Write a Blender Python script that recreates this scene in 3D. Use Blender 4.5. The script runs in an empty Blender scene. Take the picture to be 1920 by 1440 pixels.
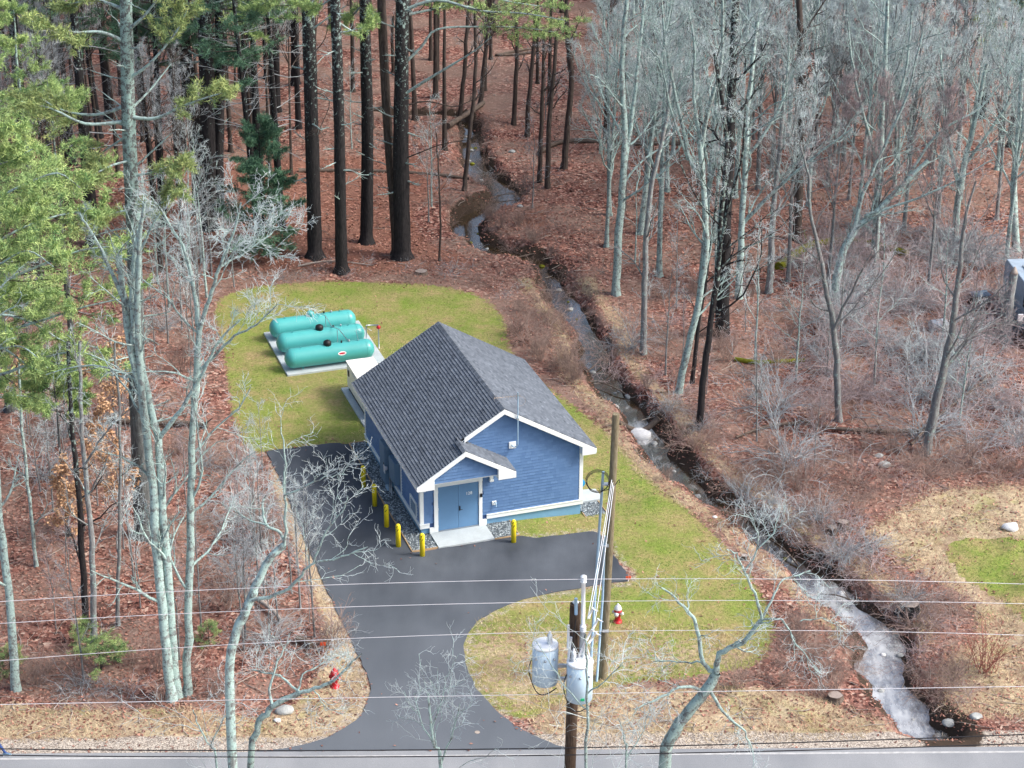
import bpy, bmesh, math
import numpy as np
from mathutils import Vector, Matrix

PI = math.pi
rad = math.radians
sc = bpy.context.scene

# ------------------------------------------------------------------ camera
CAM = np.array([3.978, -79.599, 44.739])
PITCH = rad(25.145)
FPX = 3883.7
ROLL = rad(0.164)
_R = np.array([1.0, 0.0, 0.0])
_F = np.array([0.0, math.cos(PITCH), -math.sin(PITCH)])
_U = np.cross(_R, _F)
_R2 = _R * math.cos(ROLL) + _U * math.sin(ROLL)
_U2 = -_R * math.sin(ROLL) + _U * math.cos(ROLL)
cd = bpy.data.cameras.new('camera')
cam = bpy.data.objects.new('camera', cd)
sc.collection.objects.link(cam)
cd.sensor_width = 36.0
cd.lens = FPX / 1920 * 36.0
cd.clip_start = 0.5
cd.clip_end = 3000
cam.matrix_world = Matrix(((_R2[0], _U2[0], -_F[0], CAM[0]), (_R2[1], _U2[1], -_F[1], CAM[1]),
                           (_R2[2], _U2[2], -_F[2], CAM[2]), (0, 0, 0, 1)))
sc.camera = cam

# ------------------------------------------------------------------ light
SUN_AZ = rad(-8)      # measured from +X towards +Y
SUN_EL = rad(44)
w = bpy.data.worlds.new('World'); sc.world = w; w.use_nodes = True
wn = w.node_tree
sky = wn.nodes.new('ShaderNodeTexSky'); sky.sky_type = 'NISHITA'; sky.sun_disc = False
sky.sun_elevation = SUN_EL
_ts = Vector((math.cos(SUN_EL) * math.cos(SUN_AZ), math.cos(SUN_EL) * math.sin(SUN_AZ), math.sin(SUN_EL)))
sky.sun_rotation = math.atan2(_ts.x, _ts.y)
sky.air_density = 1.0; sky.dust_density = 6.0; sky.ozone_density = 1.4
bg = wn.nodes['Background']
wn.links.new(sky.outputs[0], bg.inputs[0]); bg.inputs[1].default_value = 0.15
sd = bpy.data.lights.new('sun', 'SUN'); sd.energy = 1.8; sd.angle = rad(14); sd.color = (1.0, 0.96, 0.9)
so = bpy.data.objects.new('sun', sd); sc.collection.objects.link(so)
so.rotation_euler = _ts.to_track_quat('Z', 'Y').to_euler()
sc.view_settings.view_transform = 'Standard'
try: sc.view_settings.look = 'None'
except Exception: pass
sc.view_settings.gamma = 1.0; sc.view_settings.exposure = 0.78
sc.view_settings.use_curve_mapping = False
sc.render.engine = 'CYCLES'
sc.cycles.max_bounces = 5
sc.cycles.transparent_max_bounces = 6

# ------------------------------------------------------------------ helpers
rng = np.random.default_rng(7)

def ray(px, py):
    return _F + _R2 * (px - 960) / FPX - _U2 * (py - 720) / FPX
def G(px, py, z=0.0):
    """photo point -> world point on the level z (survey of the ground plan)"""
    d = ray(px, py); t = (z - CAM[2]) / d[2]
    return CAM + t * d
def at(px, py, Y):
    """photo point -> world point at the distance Y"""
    d = ray(px, py); t = (Y - CAM[1]) / d[1]
    return CAM + t * d
def pix(P):
    d = np.asarray(P, float) - CAM
    wv = d @ _F
    return 960 + FPX * (d @ _R2) / wv, 720 - FPX * (d @ _U2) / wv
def scale_at(P):
    return FPX / float((np.asarray(P) - CAM) @ _F)

ANG = rad(18.597)
CA, SA = math.cos(ANG), math.sin(ANG)
def LW(x, y, z=0.0):
    return np.array([x * CA - y * SA, x * SA + y * CA, z])

def tag(o, label=None, cat=None, group=None, kind=None):
    if label: o['label'] = label
    if cat: o['category'] = cat
    if group: o['group'] = group
    if kind: o['kind'] = kind
    return o
def link(o, parent=None):
    sc.collection.objects.link(o)
    if parent is not None: o.parent = parent
    return o
def empty(name, loc=(0, 0, 0), rz=0.0, label=None, cat=None, group=None):
    o = bpy.data.objects.new(name, None); o.empty_display_size = 0.3
    o.location = [float(v) for v in loc]; o.rotation_euler = (0, 0, rz)
    sc.collection.objects.link(o)
    return tag(o, label, cat, group)

class MB:
    """collects vertices and faces (numpy batches) and links them as ONE mesh object"""
    def __init__(s):
        s.v = []; s.f = {3: [], 4: []}; s.n = 0; s.ng = []; s.tone = []; s.mi = {3: [], 4: []}; s.smf = {3: [], 4: []}
    def add(s, V, Fc, tone=None, mi=0, smooth=False):
        V = np.asarray(V, float).reshape(-1, 3); Fc = np.asarray(Fc, int)
        if len(Fc):
            s.f[Fc.shape[1]].append(Fc + s.n); s.mi[Fc.shape[1]].append(np.full(len(Fc), mi)); s.smf[Fc.shape[1]].append(np.full(len(Fc), smooth))
        s.v.append(V)
        s.tone.append(np.full(len(V), 0.5) if tone is None else np.broadcast_to(np.asarray(tone, float), (len(V),)))
        s.n += len(V)
        return s
    def poly(s, pts, mi=0):
        pts = np.asarray(pts, float); s.v.append(pts); s.tone.append(np.full(len(pts), .5))
        s.ng.append((list(range(s.n, s.n + len(pts))), mi)); s.n += len(pts); return s
    def box(s, x0, x1, y0, y1, z0, z1, mi=0, M=None):
        V = np.array([(x, y, z) for z in (z0, z1) for y in (y0, y1) for x in (x0, x1)], float)
        if M is not None: V = (np.asarray(M)[:3, :3] @ V.T).T + np.asarray(M)[:3, 3]
        return s.add(V, [(0, 2, 3, 1), (4, 5, 7, 6), (0, 1, 5, 4), (2, 6, 7, 3), (0, 4, 6, 2), (1, 3, 7, 5)], mi=mi)
    def prism(s, poly, axis, a0, a1, mi=0):
        """polygon (2D) extruded along axis 'x'|'y'|'z'"""
        n = len(poly); V = []
        for a in (a0, a1):
            for (p, q) in poly:
                V.append((a, p, q) if axis == 'x' else (p, a, q) if axis == 'y' else (p, q, a))
        V = np.array(V, float); base = s.n
        s.v.append(V); s.tone.append(np.full(len(V), .5)); s.n += len(V)
        s.ng.append(([base + i for i in range(n)], mi)); s.ng.append(([base + n + i for i in reversed(range(n))], mi))
        for i in range(n):
            j = (i + 1) % n
            s.f[4].append(np.array([[base + j, base + i, base + n + i, base + n + j]])); s.mi[4].append(np.array([mi])); s.smf[4].append(np.array([False]))
        return s
    def tubes(s, P, R, sides=4, tone=None, cap=False, mi=0):
        V, Fc = tube_arrays(P, R, sides)
        if tone is not None:
            tone = np.repeat(np.broadcast_to(np.asarray(tone, float).reshape(-1, 1), (P.shape[0], P.shape[1] * sides)).ravel(), 1)
        s.add(V, Fc, tone, mi, smooth=True)
        if cap:
            K = P.shape[1]; N = P.shape[0]
            for i in range(N):
                b = s.n - len(V) + i * K * sides
                s.ng.append(([b + k for k in range(sides)][::-1], mi)); s.ng.append(([b + (K - 1) * sides + k for k in range(sides)], mi))
        return s
    def tube(s, pts, r, sides=8, cap=True, mi=0):
        pts = np.asarray(pts, float); r = np.broadcast_to(np.asarray(r, float), (len(pts),))
        return s.tubes(pts[None], r[None], sides, cap=cap, mi=mi)
    def lathe(s, prof, c=(0, 0, 0), sides=16, axis='z', mi=0):
        a = np.linspace(0, 2 * PI, sides, endpoint=False); V = []
        for r, h in prof:
            ring = np.stack([r * np.cos(a), r * np.sin(a), np.full(sides, h)], 1)
            if axis == 'x': ring = ring[:, [2, 0, 1]]
            if axis == 'y': ring = ring[:, [1, 2, 0]]
            V.append(ring)
        V = np.concatenate(V) + np.asarray(c, float); Fc = []
        for k in range(len(prof) - 1):
            for i in range(sides):
                j = (i + 1) % sides
                Fc.append((k * sides + i, k * sides + j, (k + 1) * sides + j, (k + 1) * sides + i))
        b = s.n; s.add(V, Fc, mi=mi, smooth=True)
        s.ng.append(([b + i for i in reversed(range(sides))], mi)); s.ng.append(([b + (len(prof) - 1) * sides + i for i in range(sides)], mi))
        return s
    def mesh(s, name, mats):
        me = bpy.data.meshes.new(name)
        V = np.concatenate(s.v) if s.v else np.zeros((0, 3))
        loops = []; sizes = []; mis = []; sms = []
        for k in (3, 4):
            if s.f[k]:
                A = np.concatenate(s.f[k]); loops.append(A.ravel()); sizes.append(np.full(len(A), k)); mis.append(np.concatenate(s.mi[k])); sms.append(np.concatenate(s.smf[k]))
        for n, mi in s.ng:
            loops.append(np.array(n)); sizes.append(np.array([len(n)])); mis.append(np.array([mi])); sms.append(np.array([False]))
        loops = np.concatenate(loops); sizes = np.concatenate(sizes); mis = np.concatenate(mis)
        me.vertices.add(len(V)); me.vertices.foreach_set('co', V.ravel())
        me.loops.add(len(loops)); me.loops.foreach_set('vertex_index', loops.astype(np.int32))
        me.polygons.add(len(sizes)); st = np.concatenate([[0], np.cumsum(sizes)[:-1]])
        me.polygons.foreach_set('loop_start', st.astype(np.int32))
        me.polygons.foreach_set('loop_total', sizes.astype(np.int32))
        me.polygons.foreach_set('material_index', mis.astype(np.int32))
        me.polygons.foreach_set('use_smooth', np.concatenate(sms))
        me.update(calc_edges=True)
        at_ = me.attributes.new('tone', 'FLOAT', 'POINT'); at_.data.foreach_set('value', np.concatenate(s.tone).astype(np.float32))
        for m in (mats if isinstance(mats, (list, tuple)) else [mats]): me.materials.append(m)
        return me
    def build(s, name, mats, parent=None, smooth=False, bevel=0):
        me = s.mesh(name, mats)
        if smooth: me.polygons.foreach_set('use_smooth', np.ones(len(me.polygons), bool))
        o = link(bpy.data.objects.new(name, me), parent)
        if bevel:
            md = o.modifiers.new('b', 'BEVEL'); md.width = bevel; md.segments = 2; md.limit_method = 'ANGLE'
        return o

def tube_arrays(P, R, sides):
    P = np.asarray(P, float); N, K, _ = P.shape; R = np.broadcast_to(R, (N, K))
    T = np.empty_like(P); T[:, 1:-1] = P[:, 2:] - P[:, :-2] if K > 2 else T[:, 1:-1]
    T[:, 0] = P[:, 1] - P[:, 0]; T[:, -1] = P[:, -1] - P[:, -2]
    T /= np.linalg.norm(T, axis=2, keepdims=True) + 1e-9
    mean = P[:, -1] - P[:, 0]; mean /= np.linalg.norm(mean, axis=1, keepdims=True) + 1e-9
    ref = np.where(np.abs(mean[:, 2:3]) > 0.75, np.array([[1., 0, 0]]), np.array([[0, 0, 1.]]))[:, None, :]
    A = np.cross(T, np.broadcast_to(ref, T.shape)); A /= np.linalg.norm(A, axis=2, keepdims=True) + 1e-9
    B = np.cross(A, T)
    a = np.linspace(0, 2 * PI, sides, endpoint=False)
    V = P[:, :, None, :] + R[:, :, None, None] * (np.cos(a)[None, None, :, None] * A[:, :, None, :] + np.sin(a)[None, None, :, None] * B[:, :, None, :])
    i = np.arange(sides); j = (i + 1) % sides
    q = np.stack([i, j, j + sides, i + sides], 1)[None, None] + (np.arange(K - 1) * sides)[None, :, None, None] + (np.arange(N) * K * sides)[:, None, None, None]
    return V.reshape(-1, 3), q[..., ::-1].reshape(-1, 4)

def catmull(pts, n=6, closed=False):
    pts = [np.asarray(p, float) for p in pts]; out = []; N = len(pts)
    rngi = range(N) if closed else range(N - 1)
    for i in rngi:
        if closed: p0, p1, p2, p3 = pts[i - 1], pts[i], pts[(i + 1) % N], pts[(i + 2) % N]
        else: p0, p1, p2, p3 = pts[max(i - 1, 0)], pts[i], pts[i + 1], pts[min(i + 2, N - 1)]
        for k in range(n):
            t = k / n
            out.append(0.5 * (2 * p1 + (p2 - p0) * t + (2 * p0 - 5 * p1 + 4 * p2 - p3) * t * t + (3 * p1 - p0 - 3 * p2 + p3) * t ** 3))
    if not closed: out.append(pts[-1])
    return np.array(out)
def resample(P, K):
    P = np.asarray(P, float); d = np.r_[0, np.cumsum(np.linalg.norm(np.diff(P, axis=0), axis=1))]
    t = np.linspace(0, d[-1], K)
    return np.stack([np.interp(t, d, P[:, k]) for k in range(P.shape[1])], 1)

def vnoise(x, y, seed=0):
    """value noise, vectorised"""
    x = np.asarray(x, float) + seed * 37.7; y = np.asarray(y, float) - seed * 17.3
    xi = np.floor(x).astype(np.int64); yi = np.floor(y).astype(np.int64); fx = x - xi; fy = y - yi
    fx = fx * fx * (3 - 2 * fx); fy = fy * fy * (3 - 2 * fy)
    def h(a, b):
        n = (a * 374761393 + b * 668265263 + seed * 1442695) & 0x7fffffff
        n = ((n ^ (n >> 13)) * 1274126177) & 0x7fffffff
        return ((n ^ (n >> 16)) & 0xffff) / 65535.0
    return (h(xi, yi) * (1 - fx) + h(xi + 1, yi) * fx) * (1 - fy) + (h(xi, yi + 1) * (1 - fx) + h(xi + 1, yi + 1) * fx) * fy
def fbm(x, y, s=1.0, o=4, seed=0):
    r = 0; a = .5; 
    for k in range(o): r = r + a * vnoise(x / s * 2 ** k, y / s * 2 ** k, seed + k); a *= .5
    return r / (1 - .5 ** o)

GRID = {}      # distance fields kept on the ground grid once it exists
def lookup(F_, X, Y):
    gx, gy = GRID['xs'], GRID['ys']; X = np.asarray(X, float); Y = np.asarray(Y, float)
    i = np.clip(np.searchsorted(gx, X) - 1, 0, len(gx) - 2); j = np.clip(np.searchsorted(gy, Y) - 1, 0, len(gy) - 2)
    u = np.clip((X - gx[i]) / (gx[i + 1] - gx[i]), 0, 1); v = np.clip((Y - gy[j]) / (gy[j + 1] - gy[j]), 0, 1)
    return (F_[j, i] * (1 - u) + F_[j, i + 1] * u) * (1 - v) + (F_[j + 1, i] * (1 - u) + F_[j + 1, i + 1] * u) * v
def sdist(X, Y, poly):
    """signed distance to polygon (positive inside)"""
    if id(poly) in GRID: return lookup(GRID[id(poly)], X, Y)
    poly = np.asarray(poly)[:, :2]; n = len(poly); d2 = np.full(X.shape, 1e9); ins = np.zeros(X.shape, bool)
    for i in range(n):
        a = poly[i]; b = poly[(i + 1) % n]; e = b - a
        t = np.clip(((X - a[0]) * e[0] + (Y - a[1]) * e[1]) / (e @ e + 1e-9), 0, 1)
        d2 = np.minimum(d2, (X - a[0] - t * e[0]) ** 2 + (Y - a[1] - t * e[1]) ** 2)
        c = ((a[1] > Y) != (b[1] > Y)) & (X < (b[0] - a[0]) * (Y - a[1]) / (b[1] - a[1] + 1e-12) + a[0])
        ins ^= c
    return np.where(ins, 1, -1) * np.sqrt(d2)
def ldist(X, Y, L, W):
    """distance to polyline minus local half width (negative in the bed)"""
    if id(L) in GRID: return lookup(GRID[id(L)], X, Y)
    best = np.full(np.shape(X), 1e9)
    for i in range(len(L) - 1):
        a = L[i, :2]; e = L[i + 1, :2] - a
        t = np.clip(((X - a[0]) * e[0] + (Y - a[1]) * e[1]) / (e @ e + 1e-9), 0, 1)
        d = np.sqrt((X - a[0] - t * e[0]) ** 2 + (Y - a[1] - t * e[1]) ** 2) - (W[i] + (W[i + 1] - W[i]) * t)
        best = np.minimum(best, d)
    return best
sm = lambda x, a, b: (lambda t: t * t * (3 - 2 * t))(np.clip((x - a) / (b - a), 0, 1))

# ------------------------------------------------------------------ materials
class NT:
    def __init__(s, name):
        s.m = bpy.data.materials.new(name); s.m.use_nodes = True; s.t = s.m.node_tree
        s.b = s.t.nodes['Principled BSDF']
    def n(s, ty, **kw):
        nd = s.t.nodes.new(ty)
        for k, v in kw.items():
            if k in nd.inputs: nd.inputs[k].default_value = v
            else: setattr(nd, k, v)
        return nd
    def l(s, a, b): s.t.links.new(a, b)
    def co(s, kind='Object', scale=None):
        c = s.n('ShaderNodeTexCoord').outputs[kind]
        if scale:
            mp = s.n('ShaderNodeMapping'); mp.inputs['Scale'].default_value = scale; s.l(c, mp.inputs[0]); c = mp.outputs[0]
        return c
    def noise(s, co, sc_, det=4, rough=.6):
        nd = s.n('ShaderNodeTexNoise'); nd.inputs['Scale'].default_value = sc_; nd.inputs['Detail'].default_value = det
        nd.inputs['Roughness'].default_value = rough; s.l(co, nd.inputs['Vector']); return nd.outputs['Fac']
    def ramp(s, fac, stops):
        r = s.n('ShaderNodeValToRGB'); cr = r.color_ramp
        while len(cr.elements) > 1: cr.elements.remove(cr.elements[-1])
        for i, (p, c) in enumerate(stops):
            c = tuple(c) if hasattr(c, '__len__') else (c, c, c)
            e = cr.elements[0] if i == 0 else cr.elements.new(p)
            e.position = p; e.color = (*c[:3], 1)
        s.l(fac, r.inputs[0]); return r.outputs[0]
    def mix(s, fac, a, b, mode='MIX'):
        m = s.n('ShaderNodeMix', data_type='RGBA', blend_type=mode)
        for i, v in ((0, fac), (6, a), (7, b)):
            if hasattr(v, 'links'): s.l(v, m.inputs[i])
            else: m.inputs[i].default_value = v if i == 0 else (*v[:3], 1) if hasattr(v, '__len__') else (v, v, v, 1)
        return m.outputs[2]
    def math(s, op, a, b=0.0):
        m = s.n('ShaderNodeMath', operation=op)
        for i, v in ((0, a), (1, b)):
            if hasattr(v, 'links'): s.l(v, m.inputs[i])
            else: m.inputs[i].default_value = v
        return m.outputs[0]
    def attr(s, name): return s.n('ShaderNodeAttribute', attribute_name=name)
    def bump(s, h, st=.3, d=.02):
        b = s.n('ShaderNodeBump'); b.inputs['Strength'].default_value = st; b.inputs['Distance'].default_value = d
        s.l(h, b.inputs['Height']); s.l(b.outputs[0], s.b.inputs['Normal'])
    def out(s, col, rough=.7, spec=.3, metal=0.0):
        if hasattr(col, 'links'): s.l(col, s.b.inputs['Base Color'])
        else: s.b.inputs['Base Color'].default_value = (*col[:3], 1)
        if hasattr(rough, 'links'): s.l(rough, s.b.inputs['Roughness'])
        else: s.b.inputs['Roughness'].default_value = rough
        s.b.inputs['Specular IOR Level'].default_value = spec; s.b.inputs['Metallic'].default_value = metal
        return s.m

def plain(name, c, rough=.6, spec=.35, metal=0.0, var=.12, scale=3.0, bump=0.0):
    t = NT(name); co = t.co(); f = t.noise(co, scale, 5)
    f2 = t.noise(co, scale * 9, 3)
    lo = tuple(v * (1 - var) for v in c); hi = tuple(min(v * (1 + var), .95) for v in c)
    col = t.ramp(t.math('ADD', t.math('MULTIPLY', f, .65), t.math('MULTIPLY', f2, .35)), [(.3, lo), (.7, hi)])
    if bump: t.bump(f2, bump, .01)
    return t.out(col, rough, spec, metal)

def bark(name, dark, light, lichen, lichen_amt, zlich=None, vs=1.0):
    """streaked bark with lichen patches; zlich=(z0,z1): patches only get common above that height"""
    t = NT(name); co = t.co(); 
    cs = t.co('Object', (9 * vs, 9 * vs, 1.6 * vs))
    st = t.noise(cs, 1.6, 5, .65)
    col = t.ramp(st, [(.32, dark), (.68, light)])
    ln = t.noise(co, 4.6, 8, .78)
    thr = 0.72 - lichen_amt * .42
    if zlich:
        sep = t.n('ShaderNodeSeparateXYZ'); t.l(co, sep.inputs[0])
        mr = t.n('ShaderNodeMapRange'); mr.inputs[1].default_value = zlich[0]; mr.inputs[2].default_value = zlich[1]
        mr.inputs[3].default_value = -.16; mr.inputs[4].default_value = 0.0
        t.l(sep.outputs[2], mr.inputs[0]); ln = t.math('ADD', ln, mr.outputs[0])
    mk = t.ramp(ln, [(max(thr - .02, 0), 0.0), (thr + .03, 1.0)])
    lc = t.ramp(t.noise(co, 14, 5, .8), [(.36, tuple(v * .68 for v in lichen)), (.6, lichen)])
    col = t.mix(mk, col, lc)
    oi = t.n('ShaderNodeObjectInfo')
    col = t.mix(t.math('MULTIPLY', oi.outputs['Random'], .35), col, tuple(v * .45 for v in dark))
    t.bump(st, .6, .04)
    return t.out(col, .85, .2)

M = {}
M['trim'] = plain('white_paint', (.80, .86, .88), .45, .4, var=.03)
M['siding'] = None
def tonal(name, lo, hi, rough=.7, spec=.25, fine=40, fvar=.25, bump=.15):
    t = NT(name); a = t.attr('tone'); co = t.co()
    col = t.ramp(a.outputs['Fac'], [(0, lo), (1, hi)])
    f = t.noise(co, fine, 3, .7)
    col = t.mix(1.0, col, t.ramp(f, [(.25, 1 - fvar), (.75, 1 + fvar * .6)]), 'MULTIPLY')
    if bump: t.bump(f, bump, .01)
    return t.out(col, rough, spec)
M['siding'] = tonal('blue_shingle_siding', (.092, .185, .37), (.118, .225, .43), .6, .25, 25, .06, 0)
M['wallcore'] = plain('blue_wall', (.04, .08, .20), .7, .2)
M['roof'] = tonal('asphalt_shingles', (.072, .088, .112), (.20, .235, .285), .8, .35, 30, .3, .3)
M['roofcore'] = plain('roof_deck', (.02, .024, .03), .9, .2)
M['foundation'] = plain('painted_foundation', (.17, .36, .56), .6, .3, var=.08, bump=.1)
M['door'] = plain('blue_grey_door_paint', (.115, .245, .43), .4, .4, var=.05)
M['cabinet'] = plain('blue_grey_metal', (.15, .25, .36), .45, .4, .1, var=.08)
M['concrete'] = plain('concrete', (.44, .50, .53), .8, .25, var=.14, scale=1.6, bump=.2)
M['yellow'] = plain('yellow_plastic', (.85, .70, .02), .4, .4, var=.04)
M['black'] = plain('black_rubber', (.012, .012, .014), .5, .4)
M['tank'] = plain('teal_tank_paint', (.075, .40, .40), .3, .5, var=.05, scale=1.2)
M['beige'] = plain('pale_enamel', (.82, .82, .78), .4, .4, var=.03)
M['galv'] = plain('galvanised_steel', (.42, .47, .52), .4, .5, .6, var=.12)
M['pvc'] = plain('pale_blue_conduit', (.33, .50, .66), .45, .4, var=.06)
M['red'] = plain('red_paint', (.50, .02, .03), .4, .4, var=.12)
M['silver'] = plain('silver_paint', (.75, .77, .80), .4, .5, .3, var=.08)
M['glass'] = plain('dark_glass', (.02, .03, .04), .08, .6)
M['orange'] = plain('orange_plastic', (.85, .12, .05), .5, .3)
M['timber_edge'] = plain('timber_edging', (.42, .30, .18), .8, .2, var=.2, scale=6)
M['white_porcelain'] = plain('pale_porcelain', (.80, .86, .92), .25, .5, var=.04)
M['transformer'] = plain('pale_grey_enamel', (.50, .66, .80), .4, .45, var=.05)
M['wire'] = plain('bare_aluminium_wire', (.75, .75, .80), .4, .5, .2)
M['cable'] = plain('black_cable', (.02, .02, .024), .6, .3)
M['stone'] = plain('grey_rock', (.34, .36, .36), .85, .2, var=.35, scale=2, bump=.6)
M['pebble'] = tonal('blue_grey_gravel', (.035, .05, .065), (.50, .58, .62), .7, .35, 30, .3, .2)
M['greenlabel'] = plain('green_sticker', (.02, .45, .2), .5)
M['decal_red'] = plain('red_decal', (.5, .02, .05), .5)
M['decal_white'] = plain('white_decal', (.85, .85, .88), .5)
M['deadwood'] = plain('dead_wood', (.13, .105, .09), .9, .1, var=.45, scale=3, bump=.6)
M['mossy'] = plain('moss', (.16, .17, .02), .95, .1, var=.5, scale=5, bump=.6)
M['palewood'] = plain('pale_dead_wood', (.34, .30, .27), .9, .1, var=.3, scale=3, bump=.5)
M['stump_top'] = plain('cut_wood', (.30, .26, .24), .9, .1, var=.3, scale=5)
M['pole_old'] = bark('old_pole_wood', (.045, .03, .022), (.14, .10, .075), (.3, .28, .22), .1, vs=1.2)
M['pole_new'] = bark('new_pole_wood', (.16, .13, .08), (.34, .31, .22), (.36, .38, .26), .15, vs=1.2)
M['bark_lichen'] = bark('lichen_bark', (.10, .11, .11), (.34, .38, .38), (.46, .64, .62), .60)
M['bark_grey'] = bark('grey_bark', (.13, .13, .135), (.31, .33, .34), (.38, .54, .51), .36)
M['bark_mix'] = bark('dark_bark_with_lichen', (.014, .013, .016), (.055, .05, .052), (.36, .50, .47), .45, (1.5, 9))
M['bark_pine'] = bark('wet_pine_bark', (.010, .011, .013), (.048, .045, .048), (.38, .52, .50), .42, (2, 13))
M['bark_pine_top'] = bark('lichen_pine_bark', (.05, .055, .06), (.20, .22, .22), (.36, .53, .50), .55, (3, 15))
M['bark_brown'] = bark('brown_bark', (.035, .028, .026), (.12, .10, .09), (.3, .36, .32), .12)
M['twig'] = plain('grey_twigs', (.35, .39, .42), .85, .2, var=.25, scale=1.5)
M['twig_pale'] = plain('pale_lichen_twigs', (.50, .59, .62), .85, .2, var=.22, scale=1.5)
M['twig_brown'] = plain('brown_twigs', (.30, .225, .20), .9, .15, var=.3, scale=1.5)
M['twig_mauve'] = plain('mauve_twigs', (.38, .32, .33), .9, .15, var=.3, scale=1.5)
M['twig_red'] = plain('red_twigs', (.36, .15, .12), .9, .15, var=.3, scale=1.5)
M['needle'] = tonal('pine_needles', (.10, .23, .09), (.54, .68, .26), .6, .25, 3, .25, 0)
M['needle_dark'] = tonal('dark_pine_needles', (.05, .13, .085), (.19, .36, .22), .6, .25, 3, .25, 0)
M['needle_yellow'] = tonal('yellowing_pine_needles', (.12, .23, .10), (.46, .52, .20), .6, .25, 3, .25, 0)
M['leaf'] = tonal('dead_leaves', (.13, .045, .035), (.52, .28, .21), .7, .3, 4, .2, 0)
M['beechleaf'] = tonal('tan_beech_leaves', (.36, .20, .11), (.62, .42, .26), .7, .25, 4, .2, 0)
M['grass'] = tonal('lawn_grass_blades', (.07, .18, .03), (.40, .40, .10), .7, .2, 2, .2, 0)
for _n in M['grass'].node_tree.nodes:
    if _n.type == 'VALTORGB' and len(_n.color_ramp.elements) == 2 and _n.color_ramp.elements[1].color[0] < .5:
        _e = _n.color_ramp.elements.new(.5); _e.color = (.28, .37, .075, 1); _n.color_ramp.elements[-1].color = (.56, .45, .25, 1); break
M['drygrass'] = tonal('dry_grass_blades', (.26, .19, .11), (.72, .60, .40), .8, .2, 2, .25, 0)

def ground_mat():
    t = NT('ground_cover'); co = t.co()
    z = t.attr('zone'); sp = t.n('ShaderNodeSeparateColor'); t.l(z.outputs['Color'], sp.inputs[0])
    big = t.noise(co, .22, 5, .6); mid = t.noise(co, 1.3, 5, .65); fine = t.noise(co, 9, 4, .7)
    # leaf litter: irregular leaf cells with a tone each
    v = t.n('ShaderNodeTexVoronoi'); v.inputs['Scale'].default_value = 8.5; v.inputs['Randomness'].default_value = 1
    wob = t.mix(.18, co, t.n('ShaderNodeTexNoise', Scale=5.0).outputs['Color']); t.l(wob, v.inputs['Vector'])
    vs = t.n('ShaderNodeSeparateColor'); t.l(v.outputs['Color'], vs.inputs[0])
    litter = t.ramp(vs.outputs[0], [(0, (.045, .023, .020)), (.3, (.155, .068, .055)), (.6, (.27, .125, .10)), (.85, (.40, .225, .18)), (1, (.58, .45, .37))])
    litter = t.mix(t.ramp(mid, [(.42, 0.0), (.62, .75)]), litter, t.mix(1.0, litter, (.62, .50, .50), 'MULTIPLY'))
    litter = t.mix(t.ramp(big, [(.42, 0.0), (.58, .8)]), litter, t.mix(fine, (.13, .09, .078), (.33, .235, .19)))
    # lawn
    g1 = t.mix(t.ramp(t.noise(co, 7, 8, .9), [(.36, 0.0), (.64, 1.0)]), (.085, .115, .02), (.30, .38, .09))
    g2 = t.mix(t.ramp(t.noise(co, 6, 8, .9), [(.36, 0.0), (.64, 1.0)]), (.16, .105, .055), (.46, .38, .19))
    lawn = t.mix(t.ramp(t.noise(co, .45, 10, .78), [(.40, 0.0), (.62, 1.0)]), g1, g2)
    lawn = t.mix(t.ramp(t.noise(co, .35, 10, .75), [(.48, 0.0), (.68, .7)]), lawn, (.10, .19, .02))
    dry = t.mix(t.ramp(t.noise(co, 6, 8, .9), [(.36, 0.0), (.64, 1.0)]), (.20, .15, .10), (.60, .50, .34))
    dry = t.mix(t.ramp(t.noise(co, .8, 9, .75), [(.46, 0.0), (.62, .85)]), dry, t.mix(fine, (.13, .07, .05), (.33, .22, .16)))
    dry = t.mix(t.ramp(t.noise(co, .5, 9, .75), [(.52, 0.0), (.66, .6)]), dry, (.26, .27, .09))
    vg = t.n('ShaderNodeTexVoronoi', Scale=28.0); t.l(co, vg.inputs['Vector'])
    vgs = t.n('ShaderNodeSeparateColor'); t.l(vg.outputs['Color'], vgs.inputs[0])
    gravel = t.ramp(vgs.outputs[0], [(0, (.13, .11, .10)), (.5, (.34, .30, .26)), (1, (.60, .55, .48))])
    mud = t.mix(mid, (.022, .017, .013), (.085, .06, .045))
    def edge(ch, lo, hi):
        f = t.math('ADD', ch, t.math('MULTIPLY', t.math('SUBTRACT', t.noise(co, 3.2, 5, .75), .5), 1.1))
        return t.ramp(f, [(lo, 0.0), (hi, 1.0)])
    col = t.mix(edge(sp.outputs[0], .42, .58), litter, lawn)
    col = t.mix(edge(sp.outputs[1], .42, .58), col, dry)
    col = t.mix(edge(sp.outputs[2], .40, .60), col, gravel)
    a2 = t.attr('mud'); col = t.mix(edge(a2.outputs['Fac'], .42, .6), col, mud)
    a3 = t.attr('needles'); col = t.mix(t.math('MULTIPLY', edge(a3.outputs['Fac'], .4, .6), .75), col, t.mix(fine, (.15, .065, .045), (.29, .14, .10)))
    h = t.math('ADD', t.math('MULTIPLY', vs.outputs[1], .6), fine)
    t.bump(h, .7, .05)
    return t.out(col, .9, .15)
M['ground'] = ground_mat()

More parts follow.
